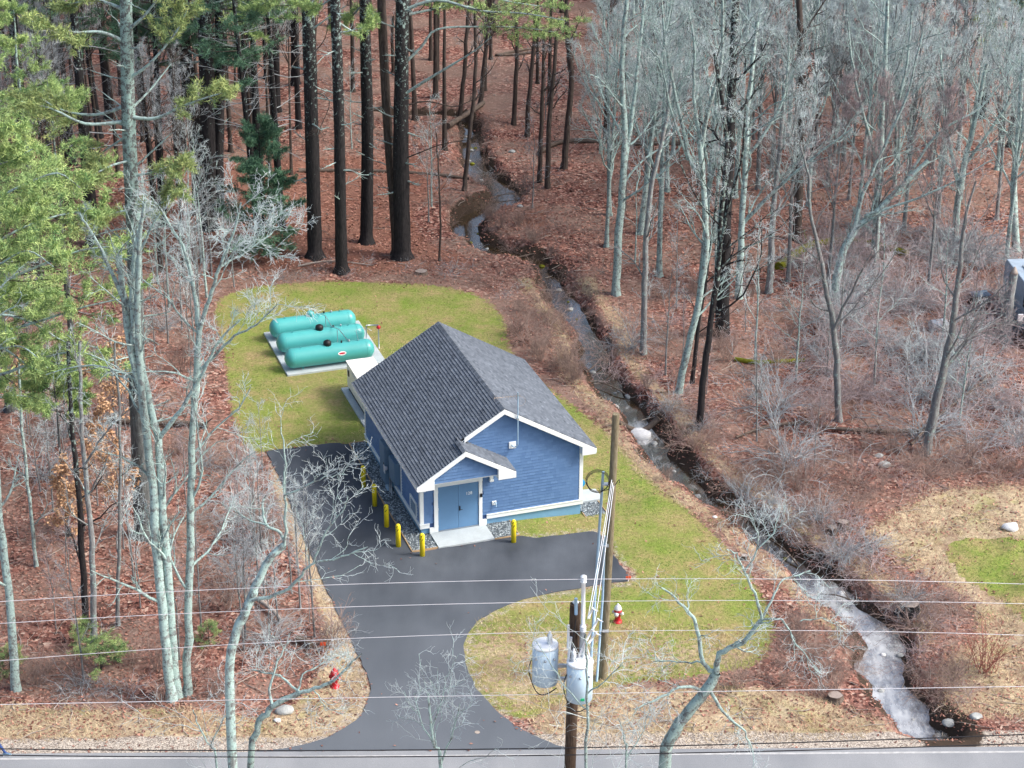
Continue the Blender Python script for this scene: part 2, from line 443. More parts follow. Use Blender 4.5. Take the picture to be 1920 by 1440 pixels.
def asphalt(name, lo, hi, bigs=.35):
    t = NT(name); co = t.co(); a = t.noise(co, bigs, 4, .55); f = t.noise(co, 28, 5, .85)
    st = t.noise(t.co('Object', (.6, .15, 1)), 1.0, 4, .6)
    col = t.ramp(t.math('ADD', t.math('MULTIPLY', a, .6), t.math('MULTIPLY', st, .4)), [(.36, lo), (.66, hi)])
    col = t.mix(1.0, col, t.ramp(f, [(.3, .75), (.72, 1.3)]), 'MULTIPLY')
    if name.startswith('drive'):      # blends to a paler grey from the building towards the road
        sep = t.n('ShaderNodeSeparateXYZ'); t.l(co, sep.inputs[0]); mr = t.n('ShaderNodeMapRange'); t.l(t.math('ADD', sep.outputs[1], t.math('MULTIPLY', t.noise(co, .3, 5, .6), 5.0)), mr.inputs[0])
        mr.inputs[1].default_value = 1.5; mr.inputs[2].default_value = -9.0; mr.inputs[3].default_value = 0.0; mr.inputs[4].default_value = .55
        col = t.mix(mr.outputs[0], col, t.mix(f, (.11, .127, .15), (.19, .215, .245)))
    t.bump(f, .3, .008)
    return t.out(col, t.ramp(a, [(.4, .62), (.6, .78)]), .3)
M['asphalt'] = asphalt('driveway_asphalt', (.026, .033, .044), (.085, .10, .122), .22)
M['road'] = asphalt('road_asphalt', (.19, .205, .225), (.27, .285, .305), .2)
M['roadpaint'] = plain('faded_white_road_paint', (.42, .43, .44), .7, .2, var=.3, scale=4)

def water_mat():
    t = NT('stream_water'); co = t.co('Object', (1, .55, 1))
    n1 = t.noise(co, 2.2, 5, .6); n2 = t.noise(co, 11, 3, .6)
    foam = t.attr('tone')  # riffle foam plus sky reflection painted in as white
    f = t.math('ADD', t.math('MULTIPLY', foam.outputs['Fac'], .8), t.math('MULTIPLY', t.math('SUBTRACT', t.noise(t.co('Object', (1.2, .5, 1)), 2.4, 4, .6), .5), .9))
    mk = t.ramp(f, [(.36, 0.0), (.90, 1.0)])
    col = t.mix(mk, t.mix(n1, (.018, .013, .008), (.07, .048, .022)), (.70, .74, .76))
    t.bump(t.math('ADD', n1, t.math('MULTIPLY', n2, .2)), .16, .05)
    t.b.inputs['IOR'].default_value = 2.9
    return t.out(col, t.ramp(mk, [(0, .06), (1, .5)]), .8)
M['water'] = water_mat()
# ------------------------------------------------------------------ ground plan (surveyed outline points)
def outline(pts, n=5, closed=True): return catmull([G(*p)[:2] for p in pts], n, closed)
DRIVE = np.array([G(*p)[:2] for p in [(500, 846), (560, 839), (612, 833), (635, 831)]] + [LW(-1.1, 9.6)[:2], LW(-.80, 9.63)[:2], LW(-.80, -1.38)[:2], LW(4.15, -1.44)[:2]])
DRIVE = np.concatenate([DRIVE, catmull([G(*p)[:2] for p in [(1005, 1010), (1050, 1004), (1104, 998), (1122, 1001), (1135, 1020), (1160, 1055), (1180, 1088), (1140, 1094), (1090, 1103), (1030, 1113), (975, 1127), (925, 1147), (890, 1172), (873, 1200), (872, 1235), (888, 1282), (925, 1327), (970, 1363), (1020, 1389), (1062, 1404), (1085, 1409)]], 4),
    catmull([G(*p)[:2] for p in [(470, 1411), (560, 1400), (630, 1376), (672, 1346), (689, 1318), (694, 1288), (684, 1256), (668, 1222), (640, 1165), (605, 1090), (575, 1020), (548, 955), (528, 905), (510, 868), (500, 846)]], 4)])
ROAD_N = [G(-400, 1417.5)[:2], G(2400, 1398)[:2]]
rd = np.array(ROAD_N[1]) - np.array(ROAD_N[0]); rd /= np.linalg.norm(rd); rnrm = np.array([rd[1], -rd[0]])   # towards the camera
def road_d(X, Y): return (X - ROAD_N[0][0]) * rnrm[0] + (Y - ROAD_N[0][1]) * rnrm[1]    # >0 on the road side
ROAD_W = 6.6
LAWN1 = outline([(405, 575), (440, 548), (500, 536), (600, 528), (700, 530), (800, 534), (880, 549), (928, 577), (948, 612), (958, 660), (1000, 705), (1060, 750), (1115, 792), (1165, 838), (1225, 900), (1290, 955), (1345, 1010), (1400, 1075), (1435, 1130), (1448, 1190), (1415, 1245), (1300, 1268), (1200, 1278), (1100, 1300), (1000, 1345), (930, 1330), (880, 1280), (860, 1200), (930, 1130), (1180, 1088), (1160, 1050), (1125, 1000), (1060, 1006), (985, 1016), (900, 960), (760, 900), (660, 835), (500, 848), (462, 835), (440, 790), (430, 720), (418, 650)], 4)
GREEN2 = outline([(1770, 1022), (1830, 1010), (1920, 1012), (2050, 1010), (2100, 1150), (1950, 1200), (1900, 1150), (1850, 1110), (1790, 1075)], 5)
DRYR = outline([(1640, 985), (1720, 935), (1800, 915), (1950, 905), (2150, 920), (2150, 1330), (1900, 1345), (1780, 1330), (1770, 1230), (1830, 1180), (1790, 1110), (1690, 1060), (1620, 1000)], 4)
DRYR2 = outline([(1100, 1290), (1250, 1290), (1400, 1290), (1520, 1300), (1600, 1330), (1680, 1372), (1500, 1385), (1250, 1390), (1040, 1388), (1000, 1350)], 4)
DRYL = outline([(-200, 1310), (60, 1318), (250, 1325), (400, 1330), (500, 1335), (560, 1300), (600, 1230), (590, 1150), (560, 1060), (520, 960), (500, 880), (520, 870), (600, 1050), (700, 1280), (690, 1350), (600, 1392), (300, 1390), (-200, 1385)], 4)
STREAM = [(700, 218, 12), (800, 222, 16), (868, 232, 17), (884, 265, 20), (886, 300, 20), (902, 330, 26), (935, 352, 34), (948, 378, 36), (908, 398, 36), (875, 425, 40), (892, 455, 36), (945, 480, 30), (1005, 494, 28), (1030, 525, 32), (1045, 555, 34), (1080, 600, 38), (1108, 645, 36), (1118, 690, 36), (1140, 728, 42), (1175, 765, 42), (1205, 805, 42), (1245, 868, 44), (1310, 925, 38), (1385, 978, 34), (1440, 1022, 34), (1495, 1065, 38), (1550, 1108, 52), (1600, 1155, 58), (1648, 1202, 56), (1650, 1250, 58), (1668, 1300, 72), (1700, 1342, 80), (1722, 1366, 84), (1760, 1400, 84)]
WATER_Z = -0.75
SL = np.array([G(a, b, WATER_Z)[:2] for a, b, c in STREAM]); SW = np.array([c / scale_at(G(a, b, WATER_Z)) * (.52 if b < 480 else .42 if b < 700 else .47) for a, b, c in STREAM])
_sl = catmull(np.c_[SL, SW], 5); SL, SW = _sl[:, :2], _sl[:, 2]
SIDE = [(1330, 528, 14), (1420, 512, 12), (1500, 505, 16), (1580, 490, 16), (1680, 488, 14), (1790, 505, 12)]   # side channel in the right-hand woods
TL = np.array([G(a, b, WATER_Z)[:2] for a, b, c in SIDE]); TW = np.array([c / scale_at(G(a, b)) * .55 for a, b, c in SIDE])
_tl = catmull(np.c_[TL, TW], 4); TL, TW = _tl[:, :2], _tl[:, 2]

def height(X, Y):
    X = np.asarray(X, float); Y = np.asarray(Y, float)
    ds = ldist(X, Y, SL, SW); dt = ldist(X, Y, TL, TW)
    wob = (fbm(X, Y, 1.4, 3, 5) - .5) * 1.0
    rs = road_d(X, Y)
    flat = sm(-rs, .3, 2.2)                                  # no cut below the road
    var = .55 + 1.5 * fbm(X, Y, 2.6, 3, 14) ** 1.5
    cut = -1.3 * (1 - np.clip((ds + wob + .25) / var, 0, 1) ** .8) * flat - .8 * (1 - sm(dt + wob, -.3, 1.1))
    lx = X * CA + Y * SA; ly = -X * SA + Y * CA
    calm = sm(sdist(X, Y, LAWN1), -2.5, .2)
    calm = np.maximum(calm, sm(sdist(X, Y, DRIVE), -1.2, .1)); calm = np.maximum(calm, sm(rs, -2.0, -.2))
    calm = np.maximum(calm, sm(-np.maximum(np.maximum(-1.6 - lx, lx - 9), np.maximum(-2 - ly, ly - 24)), -1.0, 0))
    rough = ((fbm(X, Y, 5.0, 4, 1) - .5) * .7 + (fbm(X, Y, .9, 3, 9) - .5) * .22) * (1 - calm)
    dip = -.24 * np.exp(-((lx - 8.0) ** 2 / 6 + (ly - .6) ** 2 / 2.2))
    return cut + rough + dip
def H(x, y):
    if 'z' in GRID: return float(lookup(GRID['z'], np.array([x]), np.array([y]))[0])
    return float(height(np.array([x]), np.array([y]))[0])
def put(px, py):
    p = G(px, py); z = H(p[0], p[1]); p = G(px, py, z) if z > -.5 else G(px, py, -.3); return np.array([p[0], p[1], H(p[0], p[1])])

def axis(segs):
    out = []
    for a, b, d in segs: out.append(np.arange(a, b, d))
    return np.unique(np.concatenate(out + [[segs[-1][1]]]))
xs = axis([(-900, -300, 150), (-300, -60, 20), (-60, -27, 2.2), (-27, 33, .24), (33, 60, 2.2), (60, 300, 20), (300, 900, 150)])
ys = axis([(-400, -120, 70), (-120, -36, 6), (-36, -21, .8), (-21, 30, .2), (30, 62, .36), (62, 104, .7), (104, 180, 4), (180, 1500, 120)])
X, Y = np.meshgrid(xs, ys)
_f = {}
for _p in (LAWN1, GREEN2, DRYR, DRYR2, DRYL, DRIVE): _f[id(_p)] = sdist(X, Y, _p)
for _l, _w in ((SL, SW), (TL, TW)): _f[id(_l)] = ldist(X, Y, _l, _w)
GRID.update(_f); GRID['xs'] = xs; GRID['ys'] = ys
Z = height(X.ravel(), Y.ravel()).reshape(X.shape)
GRID['z'] = Z; far = sm(Y, 95, 320); Z = Z + far * far * 26
g = MB(); nx = len(xs); ny = len(ys)
i = np.arange(nx - 1)[None, :] + (np.arange(ny - 1) * nx)[:, None]
g.add(np.stack([X.ravel(), Y.ravel(), Z.ravel()], 1), np.stack([i, i + 1, i + nx + 1, i + nx], -1).reshape(-1, 4))
ground = tag(g.build('ground', M['ground'], smooth=True), kind='structure')
def zones(X, Y):
    s1 = sdist(X, Y, LAWN1); s2 = sdist(X, Y, GREEN2); d = ldist(X, Y, SL, SW); dt = ldist(X, Y, TL, TW); rs = road_d(X, Y)
    lawn = sm(s1, -1.0, 1.0); lawn = np.maximum(lawn, sm(s2, -1.0, 1.0) * 1.0)
    u, v = None, None
    front = sm(-(Y + 3.5 + .1 * X), -2, 6) * sm(X, 0, 2)          # the lawn dries out towards the road
    dry = np.maximum.reduce([sm(sdist(X, Y, DRYR), -1.5, 1.5) * .85, sm(sdist(X, Y, DRYR2), -1.2, 1.2) * .9, sm(sdist(X, Y, DRYL), -.6, .8) * .85])
    dry = np.maximum(dry, lawn * front * .55)
    dry = np.where(s2 > .2, 0, dry)
    dry = np.maximum(dry, .55 * sm(d, .3, 1.0) * sm(-d, -3.0, -1.2) * sm(Y, -14, -6) * (Y < 30))
    gravel = sm(rs, -1.5, -.6)
    gravel = np.maximum(gravel, .46 * sm(sdist(X, Y, DRIVE), -.9, -.3) * (Y < 5))
    mud = np.maximum(1 - sm(d + (fbm(X, Y, 1.5, 3, 15) - .5) * 1.2, .0, 1.0), 1 - sm(dt, -.1, .6))
    need = sm(np.hypot((X + 6) / 16, (Y - 41) / 11), 1.15, .75) * (1 - lawn) * sm(d, 1.0, 4.0) * (X < 6)
    return lawn, dry, gravel, mud, need
Xr, Yr = X.ravel(), Y.ravel()
lawn, dry, gravel, mud, need = zones(Xr, Yr)
ca = ground.data.attributes.new('zone', 'FLOAT_COLOR', 'POINT')
ca.data.foreach_set('color', np.stack([lawn, dry, gravel, np.ones_like(lawn)], 1).astype(np.float32).ravel())
for nm, arr in (('mud', mud), ('needles', need)):
    ground.data.attributes.new(nm, 'FLOAT', 'POINT').data.foreach_set('value', arr.astype(np.float32))

# stream water: a sheet along the bed
def sheet(L, W, name, ext=1.6, foam_glint=None):
    T = np.gradient(L, axis=0); T /= np.linalg.norm(T, axis=1, keepdims=True); Nn = np.stack([-T[:, 1], T[:, 0]], 1)
    m = MB(); K = 9; s = np.linspace(-1, 1, K)
    P = L[:, None, :] + Nn[:, None, :] * (W[:, None] + .45)[:, :, None] * s[None, :, None]
    V = np.c_[P.reshape(-1, 2), np.full(len(L) * K, WATER_Z)]
    i = np.arange(K - 1)[None] + (np.arange(len(L) - 1) * K)[:, None]
    m.add(V, np.stack([i, i + 1, i + K + 1, i + K], -1).reshape(-1, 4), tone=foam_glint(V) if foam_glint else 0)
    return tag(m.build(name, M['water']), kind='structure')
def foam_glint(V):  # white stretches: real foam at riffles, elsewhere sky reflection put into the colour
    f = np.zeros(len(V))
    for (px, py, r, a) in [(1170, 770, 1.6, .5), (1200, 812, 1.8, .95), (1235, 860, 2, .5), (1300, 925, 2.5, .45), (1380, 985, 2, .4), (1560, 1115, 2.0, .85), (1595, 1155, 2.2, .85), (1635, 1205, 2.4, .9), (1635, 1260, 2.2, .85), (1650, 1305, 2.4, .85), (1685, 1345, 2.4, .85)]:
        c = G(px, py, WATER_Z); f = np.maximum(f, a * np.exp(-((V[:, 0] - c[0]) ** 2 + (V[:, 1] - c[1]) ** 2) / r ** 2))
    return f
sheet(SL, SW, 'stream', foam_glint=foam_glint)
sheet(TL, TW, 'side_stream')

def slab_from(poly, name, mat, z, skirt, parent=None):
    bm = bmesh.new(); vs = [bm.verts.new((p[0], p[1], z)) for p in poly]; f = bm.faces.new(vs)
    if f.normal.z < 0: f.normal_flip()
    r = bmesh.ops.extrude_face_region(bm, geom=[f])
    for e in r['geom']:
        if isinstance(e, bmesh.types.BMVert): e.co.z -= skirt
    bmesh.ops.recalc_face_normals(bm, faces=bm.faces); me = bpy.data.meshes.new(name); bm.to_mesh(me); bm.free(); me.materials.append(mat)
    return link(bpy.data.objects.new(name, me), parent)
# crumbled edge on the driveway outline
dp = resample(np.vstack([DRIVE, DRIVE[:1]]), 420)[:-1]
dp = dp + (np.stack([fbm(dp[:, 0], dp[:, 1], .5, 2, 3), fbm(dp[:, 0], dp[:, 1], .5, 2, 4)], 1) - .5) * .12
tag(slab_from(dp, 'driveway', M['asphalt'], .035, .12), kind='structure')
a0 = np.array(ROAD_N[0]) - rd * 60; a1 = np.array(ROAD_N[1]) + rd * 60
tag(slab_from([a0, a1, a1 + rnrm * ROAD_W, a0 + rnrm * ROAD_W], 'road', M['road'], .04, .14), kind='structure')
pt = MB()
for off in (.28, ROAD_W - .36):
    b0 = a0 + rnrm * off; b1 = a1 + rnrm * off; c1 = b1 + rnrm * .11; c0 = b0 + rnrm * .11
    pt.add([(*b0, .045), (*b1, .045), (*c1, .045), (*c0, .045)], [(3, 2, 1, 0)])
tag(pt.build('road_edge_line', M['roadpaint']), kind='structure')

# ------------------------------------------------------------------ the pump house
W_, D_ = 7.50, 9.36
OS, OF, OB, EZ, RZ = .527, .306, .30, 3.19, 5.748
EXT, ZT = 1.40, .334
PX_, PZ_ = 1.644, 4.566      # small gable ridge
RX_, RZ2_ = 3.889, 3.2535    # small gable right eave
B = empty('utility_building', (0, 0, 0), ANG, 'small blue shingled utility building with white trim and grey gabled roof', 'building')
def bpart(m, name, mat, parent=B, **k): return m.build(name, M[mat] if isinstance(mat, str) else mat, parent, **k)
def bbox(name, x0, x1, y0, y1, z0, z1, mat, parent=B, bevel=.006):
    return bpart(MB().box(x0, x1, y0, y1, z0, z1), name, mat, parent, bevel=bevel)
bbox('foundation', .03, W_ - .03, .03, D_ - .03, -.6, ZT, 'foundation', bevel=0)
SLO = (RZ - EZ) / (W_ / 2 + OS)
zroof = lambda x: EZ + (x + OS) * SLO if x <= W_ / 2 else EZ + (W_ + OS - x) * SLO
TH = .13
gable = [(0, ZT), (W_, ZT), (W_, zroof(W_) - TH), (W_ / 2, RZ - TH), (0, zroof(0) - TH)]
walls = {}
walls['front'] = bpart(MB().prism(gable, 'y', 0, .15), 'wall', 'wallcore')
walls['back'] = bpart(MB().prism(gable, 'y', D_ - .15, D_), 'wall', 'wallcore')
walls['left'] = bbox('wall', .002, .15, .152, D_ - .152, ZT + .002, zroof(0) - TH - .01, 'wallcore', bevel=0)
walls['right'] = bbox('wall', W_ - .15, W_ - .002, .152, D_ - .152, ZT + .002, zroof(0) - TH - .01, 'wallcore', bevel=0)
# shingle siding: staggered shakes with their own thickness
def shakes(name, parent, O, Ud, Nd, ulen, z0, ztop, inside, expo=.148, wmin=.14, wmax=.36):
    m = MB(); V = []; F = []; T = []; n = 0; O = np.array(O, float); Ud = np.array(Ud, float); Nd = np.array(Nd, float); Zd = np.array([0, 0, 1.])
    z = z0
    while z < ztop:
        u = -rng.uniform(0, wmax)
        while u < ulen:
            wd = rng.uniform(wmin, wmax); u0, u1 = max(u + .0008, 0), min(u + wd - .0008, ulen); u += wd
            if u1 - u0 < .03: continue
            lo = z + .014 + rng.uniform(-.0015, .0015); hi = z + expo  # gap bares the dark core, drawing a shadow line under each course
            if not (inside(u0, hi) and inside(u1, hi)):
                hi2 = hi
                cands = [zz for zz in np.linspace(lo, hi, 5) if inside((u0 + u1) / 2, zz)]
                if len(cands) < 2: continue
                hi = cands[-1]
            t0 = .034 + rng.uniform(0, .001); t1 = .006
            c = [O + Ud * u0 + Nd * t0 + Zd * lo, O + Ud * u1 + Nd * t0 + Zd * lo, O + Ud * u1 + Nd * t1 + Zd * hi, O + Ud * u0 + Nd * t1 + Zd * hi,
                 O + Ud * u0 + Zd * lo, O + Ud * u1 + Zd * lo, O + Ud * u1 + Zd * hi, O + Ud * u0 + Zd * hi]
            V += c; F += [(n, n + 1, n + 2, n + 3), (n, n + 4, n + 5, n + 1), (n, n + 3, n + 7, n + 4), (n + 1, n + 5, n + 6, n + 2)]; n += 8
            T += [rng.uniform(0, 1)] * 8
        z += expo
    m.add(V, F, T)
    return tag(m.build(name, M['siding'], parent), kind='stuff')
shakes('wall_shingle', walls['front'], (0, 0, 0), (1, 0, 0), (0, -1, 0), W_, ZT + .2, RZ, lambda u, z: z < zroof(u) - .3 and not (.62 < u < 2.78 and z < 2.4))
shakes('wall_shingle', walls['left'], (0, D_, 0), (0, -1, 0), (-1, 0, 0), D_, ZT + .2, zroof(0) - .2, lambda u, z: z < zroof(0) - .16)
shakes('wall_shingle', walls['right'], (W_, 0, 0), (0, 1, 0), (1, 0, 0), D_, ZT + .2, zroof(0) - .2, lambda u, z: z < zroof(0) - .16)
shakes('wall_shingle', walls['back'], (W_, D_, 0), (-1, 0, 0), (0, 1, 0), W_, ZT + .2, RZ, lambda u, z: z < zroof(W_ - u) - .3)
# trim
def base_trim(x0, x1, y0, y1):
    bbox('base_trim', x0, x1, y0, y1, ZT, ZT + .20, 'trim')
base_trim(-.055, .383, -.055, .01); base_trim(3.018, W_ + .055, -.055, .01)
base_trim(-.056, .01, 4.85, D_ + .055); base_trim(-.056, .01, .012, 4.15)
base_trim(W_ - .01, W_ + .056, .012, D_ + .055)
base_trim(.012, W_ - .012, D_ - .01, D_ + .056)
for z in (.205,):   # water table cap
    bbox('drip_cap', 3.018, W_ + .085, -.085, .01, ZT + .2, ZT + .235, 'trim'); bbox('drip_cap', -.086, .01, .012, 4.15, ZT + .2, ZT + .235, 'trim')
    bbox('drip_cap', -.086, .01, 4.85, D_ + .08, ZT + .2, ZT + .235, 'trim'); bbox('drip_cap', -.085, .383, -.085, .01, ZT + .2, ZT + .235, 'trim')
CB = zroof(0) - TH - .03
for (x0, x1, y0, y1) in [(-.04, .13, -.04, .012), (-.042, .012, .012, .13), (W_ - .13, W_ + .04, -.04, .012), (W_ - .012, W_ + .042, .012, .13),
                         (-.042, .012, D_ - .13, D_ + .04), (W_ - .012, W_ + .042, D_ - .13, D_ + .04), (.012, .13, D_ - .012, D_ + .042), (W_ - .13, W_ - .012, D_ - .012, D_ + .042)]:
    bbox('corner_board', x0, x1, y0, y1, ZT + .235, CB, 'trim')
# roof slabs
def slope_slab(poly_xy, zf, th, name='roof', mat='roofcore'):
    m = MB(); top = [(x, y, zf(x)) for x, y in poly_xy]; bot = [(x, y, zf(x) - th) for x, y in poly_xy]; n = len(top)
    m.poly(top); m.poly(bot[::-1])
    for i in range(n):
        j = (i + 1) % n; m.poly([top[i], bot[i], bot[j], top[j]])
    return bpart(m, name, mat)
zl = lambda x: EZ + (x + OS) * SLO
zr = lambda x: EZ + (W_ + OS - x) * SLO
EP = .05
roofL = slope_slab([(-OS, -EXT), (PX_, -EXT), (PX_, -OF), (W_ / 2, -OF), (W_ / 2, D_ + OB), (-OS, D_ + OB)], zl, .10)
roofR = slope_slab([(W_ / 2, -OF), (W_ + OS, -OF), (W_ + OS, D_ + OB), (W_ / 2, D_ + OB)], zr, .10)
S2 = (PZ_ - RZ2_) / (RX_ - PX_)
ze = lambda x: PZ_ - (x - PX_) * S2
roofE = slope_slab([(PX_, -EXT), (RX_, -EXT), (RX_, .0), (PX_, .0)], ze, .09)
def roof_tabs(parent, x_e, x_r, zf, ylo, yhi, name='roof_shingle'):
    """courses run along y; x_e eave, x_r ridge; ylo/yhi functions of x"""
    ln = math.hypot(x_r - x_e, zf(x_r) - zf(x_e)); ex = .143; nc = int(ln / ex) + 1
    du = np.array([(x_r - x_e), 0, zf(x_r) - zf(x_e)]) / ln; nn = np.array([-du[2], 0, du[0]]) * (1 if x_r > x_e else -1)
    O = np.array([x_e, 0, zf(x_e)]); Yd = np.array([0, 1., 0]); V = []; F = []; T = []; n = 0
    for c in range(nc):
        s0 = c * ex - .03; s1 = min(s0 + ex - .013, ln)  # slit between courses shows the dark deck as a drawn shadow line
        if s0 >= ln: break
        xm = x_e + (x_r - x_e) * max(min((s0 + .05) / ln, 1), 0); y0, y1 = ylo(xm), yhi(xm); y = y0 - (c * .17 % .33)
        while y < y1:
            wd = .25 * rng.uniform(.75, 1.25); a, b = max(y, y0), min(y + wd - .004, y1); y += wd
            if b - a < .03: continue
            hi = .036 + rng.uniform(0, .003); q0 = O + du * s0; q1 = O + du * s1
            V += [q0 + Yd * a + nn * hi, q0 + Yd * b + nn * hi, q1 + Yd * b + nn * .006, q1 + Yd * a + nn * .006, q0 + Yd * a, q0 + Yd * b, q1 + Yd * b, q1 + Yd * a]
            F += [(n, n + 1, n + 2, n + 3), (n, n + 4, n + 5, n + 1), (n, n + 3, n + 7, n + 4), (n + 1, n + 5, n + 6, n + 2)]; n += 8
            T += [float(np.clip(rng.normal(.45, .15), 0, 1))] * 8
    m = MB().add(V, F, T)
    return tag(m.build(name, M['roof'], parent), kind='stuff')
roof_tabs(roofL, -OS, W_ / 2, zl, lambda x: -EXT if x < PX_ else -OF, lambda x: D_ + OB)
roof_tabs(roofR, W_ + OS, W_ / 2, zr, lambda x: -OF, lambda x: D_ + OB)
roof_tabs(roofE, RX_, PX_, ze, lambda x: -EXT, lambda x: -.02)
# ridge caps
def ridge(parent, x, z, y0, y1, sl, sr):
    V = []; F = []; T = []; n = 0; y = y0
    while y < y1:
        b = min(y + .155, y1); h0, h1 = .040, .028; w_ = .15
        for yy, h in ((y, h0), (b, h1)):
            V += [(x - w_, yy, z - w_ * sl + h), (x, yy, z + h + .006), (x + w_, yy, z - w_ * sr + h)]
        V += [(x - w_, y, z - w_ * sl), (x, y, z), (x + w_, y, z - w_ * sr)]
        F += [(n, n + 1, n + 4, n + 3), (n + 1, n + 2, n + 5, n + 4), (n + 6, n + 7, n + 1, n), (n + 7, n + 8, n + 2, n + 1)]; n += 9
        T += [rng.uniform(.1, .8)] * 9; y += .14
    m = MB().add(V, F, T)
    tag(m.build('ridge_shingle', M['roof'], parent), kind='stuff')
ridge(roofL, W_ / 2, RZ, -OF, D_ + OB, SLO, SLO); ridge(roofL, PX_, PZ_, -EXT, -OF, SLO, S2)
# rake boards, returns, fascia
def rake(x0, z0, x1, z1, y0, y1, d=.23, name='rake_board'):
    bpart(MB().prism([(x0, z0 - .012), (x1, z1 - .012), (x1, z1 - d), (x0, z0 - d)], 'y', y0, y1), name, 'trim')
t_ = .045
rake(PX_ + .28, zl(PX_ + .28), W_ / 2, RZ, -OF - t_, -OF + .005)
rake(W_ / 2, RZ, W_ + OS, EZ, -OF - t_, -OF + .005)
rake(-OS, EZ, W_ / 2, RZ, D_ + OB - .005, D_ + OB + t_); rake(W_ / 2, RZ, W_ + OS, EZ, D_ + OB - .005, D_ + OB + t_)
rake(-OS, EZ, PX_, PZ_, -EXT - t_, -EXT + .005); rake(PX_, PZ_, RX_, RZ2_, -EXT - t_, -EXT + .005)
def ret(xo, xi, zo, zi, y0, y1, zb):      # boxed eave return
    bpart(MB().prism([(xo, zo - .2), (xi, zi - .2), (xi, zb), (xo, zb)], 'y', y0, y1), 'eave_return', 'trim')
ret(W_ + OS, W_ + .0 - .12, EZ, zr(W_ - .12), -OF - t_ + .004, .0, EZ - .26)
ret(-OS, .24, EZ, zl(.24), -EXT - t_ + .004, -.02, 2.96)
ret(RX_, 3.12, RZ2_, ze(3.12), -EXT - t_ + .004, -.03, 2.96)
ret(-OS, .12, EZ, zl(.12), D_ + .01, D_ + OB + t_ - .004, EZ - .26); ret(W_ + OS, W_ - .12, EZ, zr(W_ - .12), D_ + .01, D_ + OB + t_ - .004, EZ - .26)
bbox('fascia', -OS - .03, -OS + .002, -EXT - t_, D_ + OB + t_, EZ - .21, EZ - .012, 'trim')
bbox('fascia', W_ + OS - .002, W_ + OS + .03, -OF - t_, D_ + OB + t_, EZ - .21, EZ - .012, 'trim')
bbox('fascia', RX_ - .002, RX_ + .03, -EXT - t_, -.01, 2.96, RZ2_ - .012, 'trim')
bbox('soffit', -OS + .01, -.005, -.015, D_ + .005, EZ - .24, EZ - .20, 'trim', bevel=0)
bbox('soffit', W_ + .005, W_ + OS - .01, .005, D_ + .005, EZ - .24, EZ - .20, 'trim', bevel=0)
bpart(MB().prism([(-OS, EZ - .1), (W_ / 2, RZ - .1), (W_ / 2, RZ - .15), (-OS, EZ - .15)], 'y', -OF + .01, -.004), 'soffit', 'trim')
bpart(MB().prism([(W_ / 2, RZ - .1), (W_ + OS, EZ - .1), (W_ + OS, EZ - .15), (W_ / 2, RZ - .15)], 'y', -OF + .01, -.004), 'soffit', 'trim')
# entry gable: shingled face on brackets
GY = -1.22
gw = bpart(MB().prism([(.22, 3.12), (3.12, 3.12), (3.12, ze(3.12) - .1), (PX_, PZ_ - .1), (.22, zl(.22) - .1)], 'y', GY, GY + .10), 'porch_gable', 'wallcore')
shakes('wall_shingle', gw, (.22, GY, 0), (1, 0, 0), (0, -1, 0), 2.9, 3.12, PZ_, lambda u, z: z < (zl(u + .22) if u + .22 < PX_ else ze(u + .22)) - .26)
bbox('porch_ceiling', .22, 3.12, GY + .004, -.005, 3.075, 3.118, 'trim', bevel=0)
bpart(MB().prism([(.14, 2.96), (3.2, 2.96), (3.2, 3.07), (.14, 3.07)], 'y', -.6, -.5), 'beam', 'trim')
for bx in (.10, 3.22):
    bpart(MB().prism([(0, 2.955), (-.62, 2.955), (-.62, 2.84), (-.36, 2.70), (-.16, 2.48), (-.16, 2.28), (0, 2.28)], 'x', bx - .07, bx + .07).box(bx - .09, bx + .09, -.20, -.0, 2.24, 2.30), 'bracket', 'trim')
# doors
DX0, DX1 = .777, 2.657
bbox('door_frame', .595, DX0, -.075, .02, .05, 2.30, 'trim'); bbox('door_frame', DX1, 2.813, -.075, .02, .05, 2.30, 'trim')
bbox('door_frame', .585, 2.823, -.085, .02, 2.30, 2.475, 'trim')
bbox('door_frame', .383, .594, -.07, .02, .05, ZT - .002, 'trim'); bbox('door_frame', 2.814, 3.018, -.07, .02, .05, ZT - .002, 'trim')
mid = (DX0 + DX1) / 2
bbox('door_recess', DX0, DX1, .01, .03, .1, 2.3, 'black', bevel=0)
dl = bbox('door', DX0 + .012, mid - .004, -.035, .005, .12, 2.288, 'door'); dr = bbox('door', mid + .004, DX1 - .012, -.035, .005, .12, 2.288, 'door')
bpart(MB().box(mid + .03, mid + .09, -.055, -.035, .98, 1.20).tube([(mid + .06, -.055, 1.04), (mid + .06, -.10, 1.04)], .014).tube([(mid + .06, -.10, 1.04), (mid + .17, -.10, 1.04)], .012), 'handle', 'black', dr)
for hz in (.35, 1.2, 2.05):
    for hx, dd in ((DX0 + .012, dl), (DX1 - .012, dr)): bpart(MB().lathe([(.014, -.06), (.014, .06)], (hx, -.044, hz), 8), 'hinge', 'galv', dd)
bbox('threshold', DX0, DX1, -.075, .01, .095, .118, 'galv', bevel=0)
cu = bpy.data.curves.new('number', 'FONT'); cu.body = '128'; cu.size = .20; cu.extrude = .004; cu.space_character = 1.0
to = link(bpy.data.objects.new('tmp', cu)); dg = bpy.context.evaluated_depsgraph_get(); me = bpy.data.meshes.new_from_object(to.evaluated_get(dg))
bpy.data.objects.remove(to); me.materials.clear(); me.materials.append(M['trim'])
nb = link(bpy.data.objects.new('house_number', me), dr); nb.location = (mid + .34, -.040, 1.70); nb.rotation_euler = (PI / 2, 0, 0)
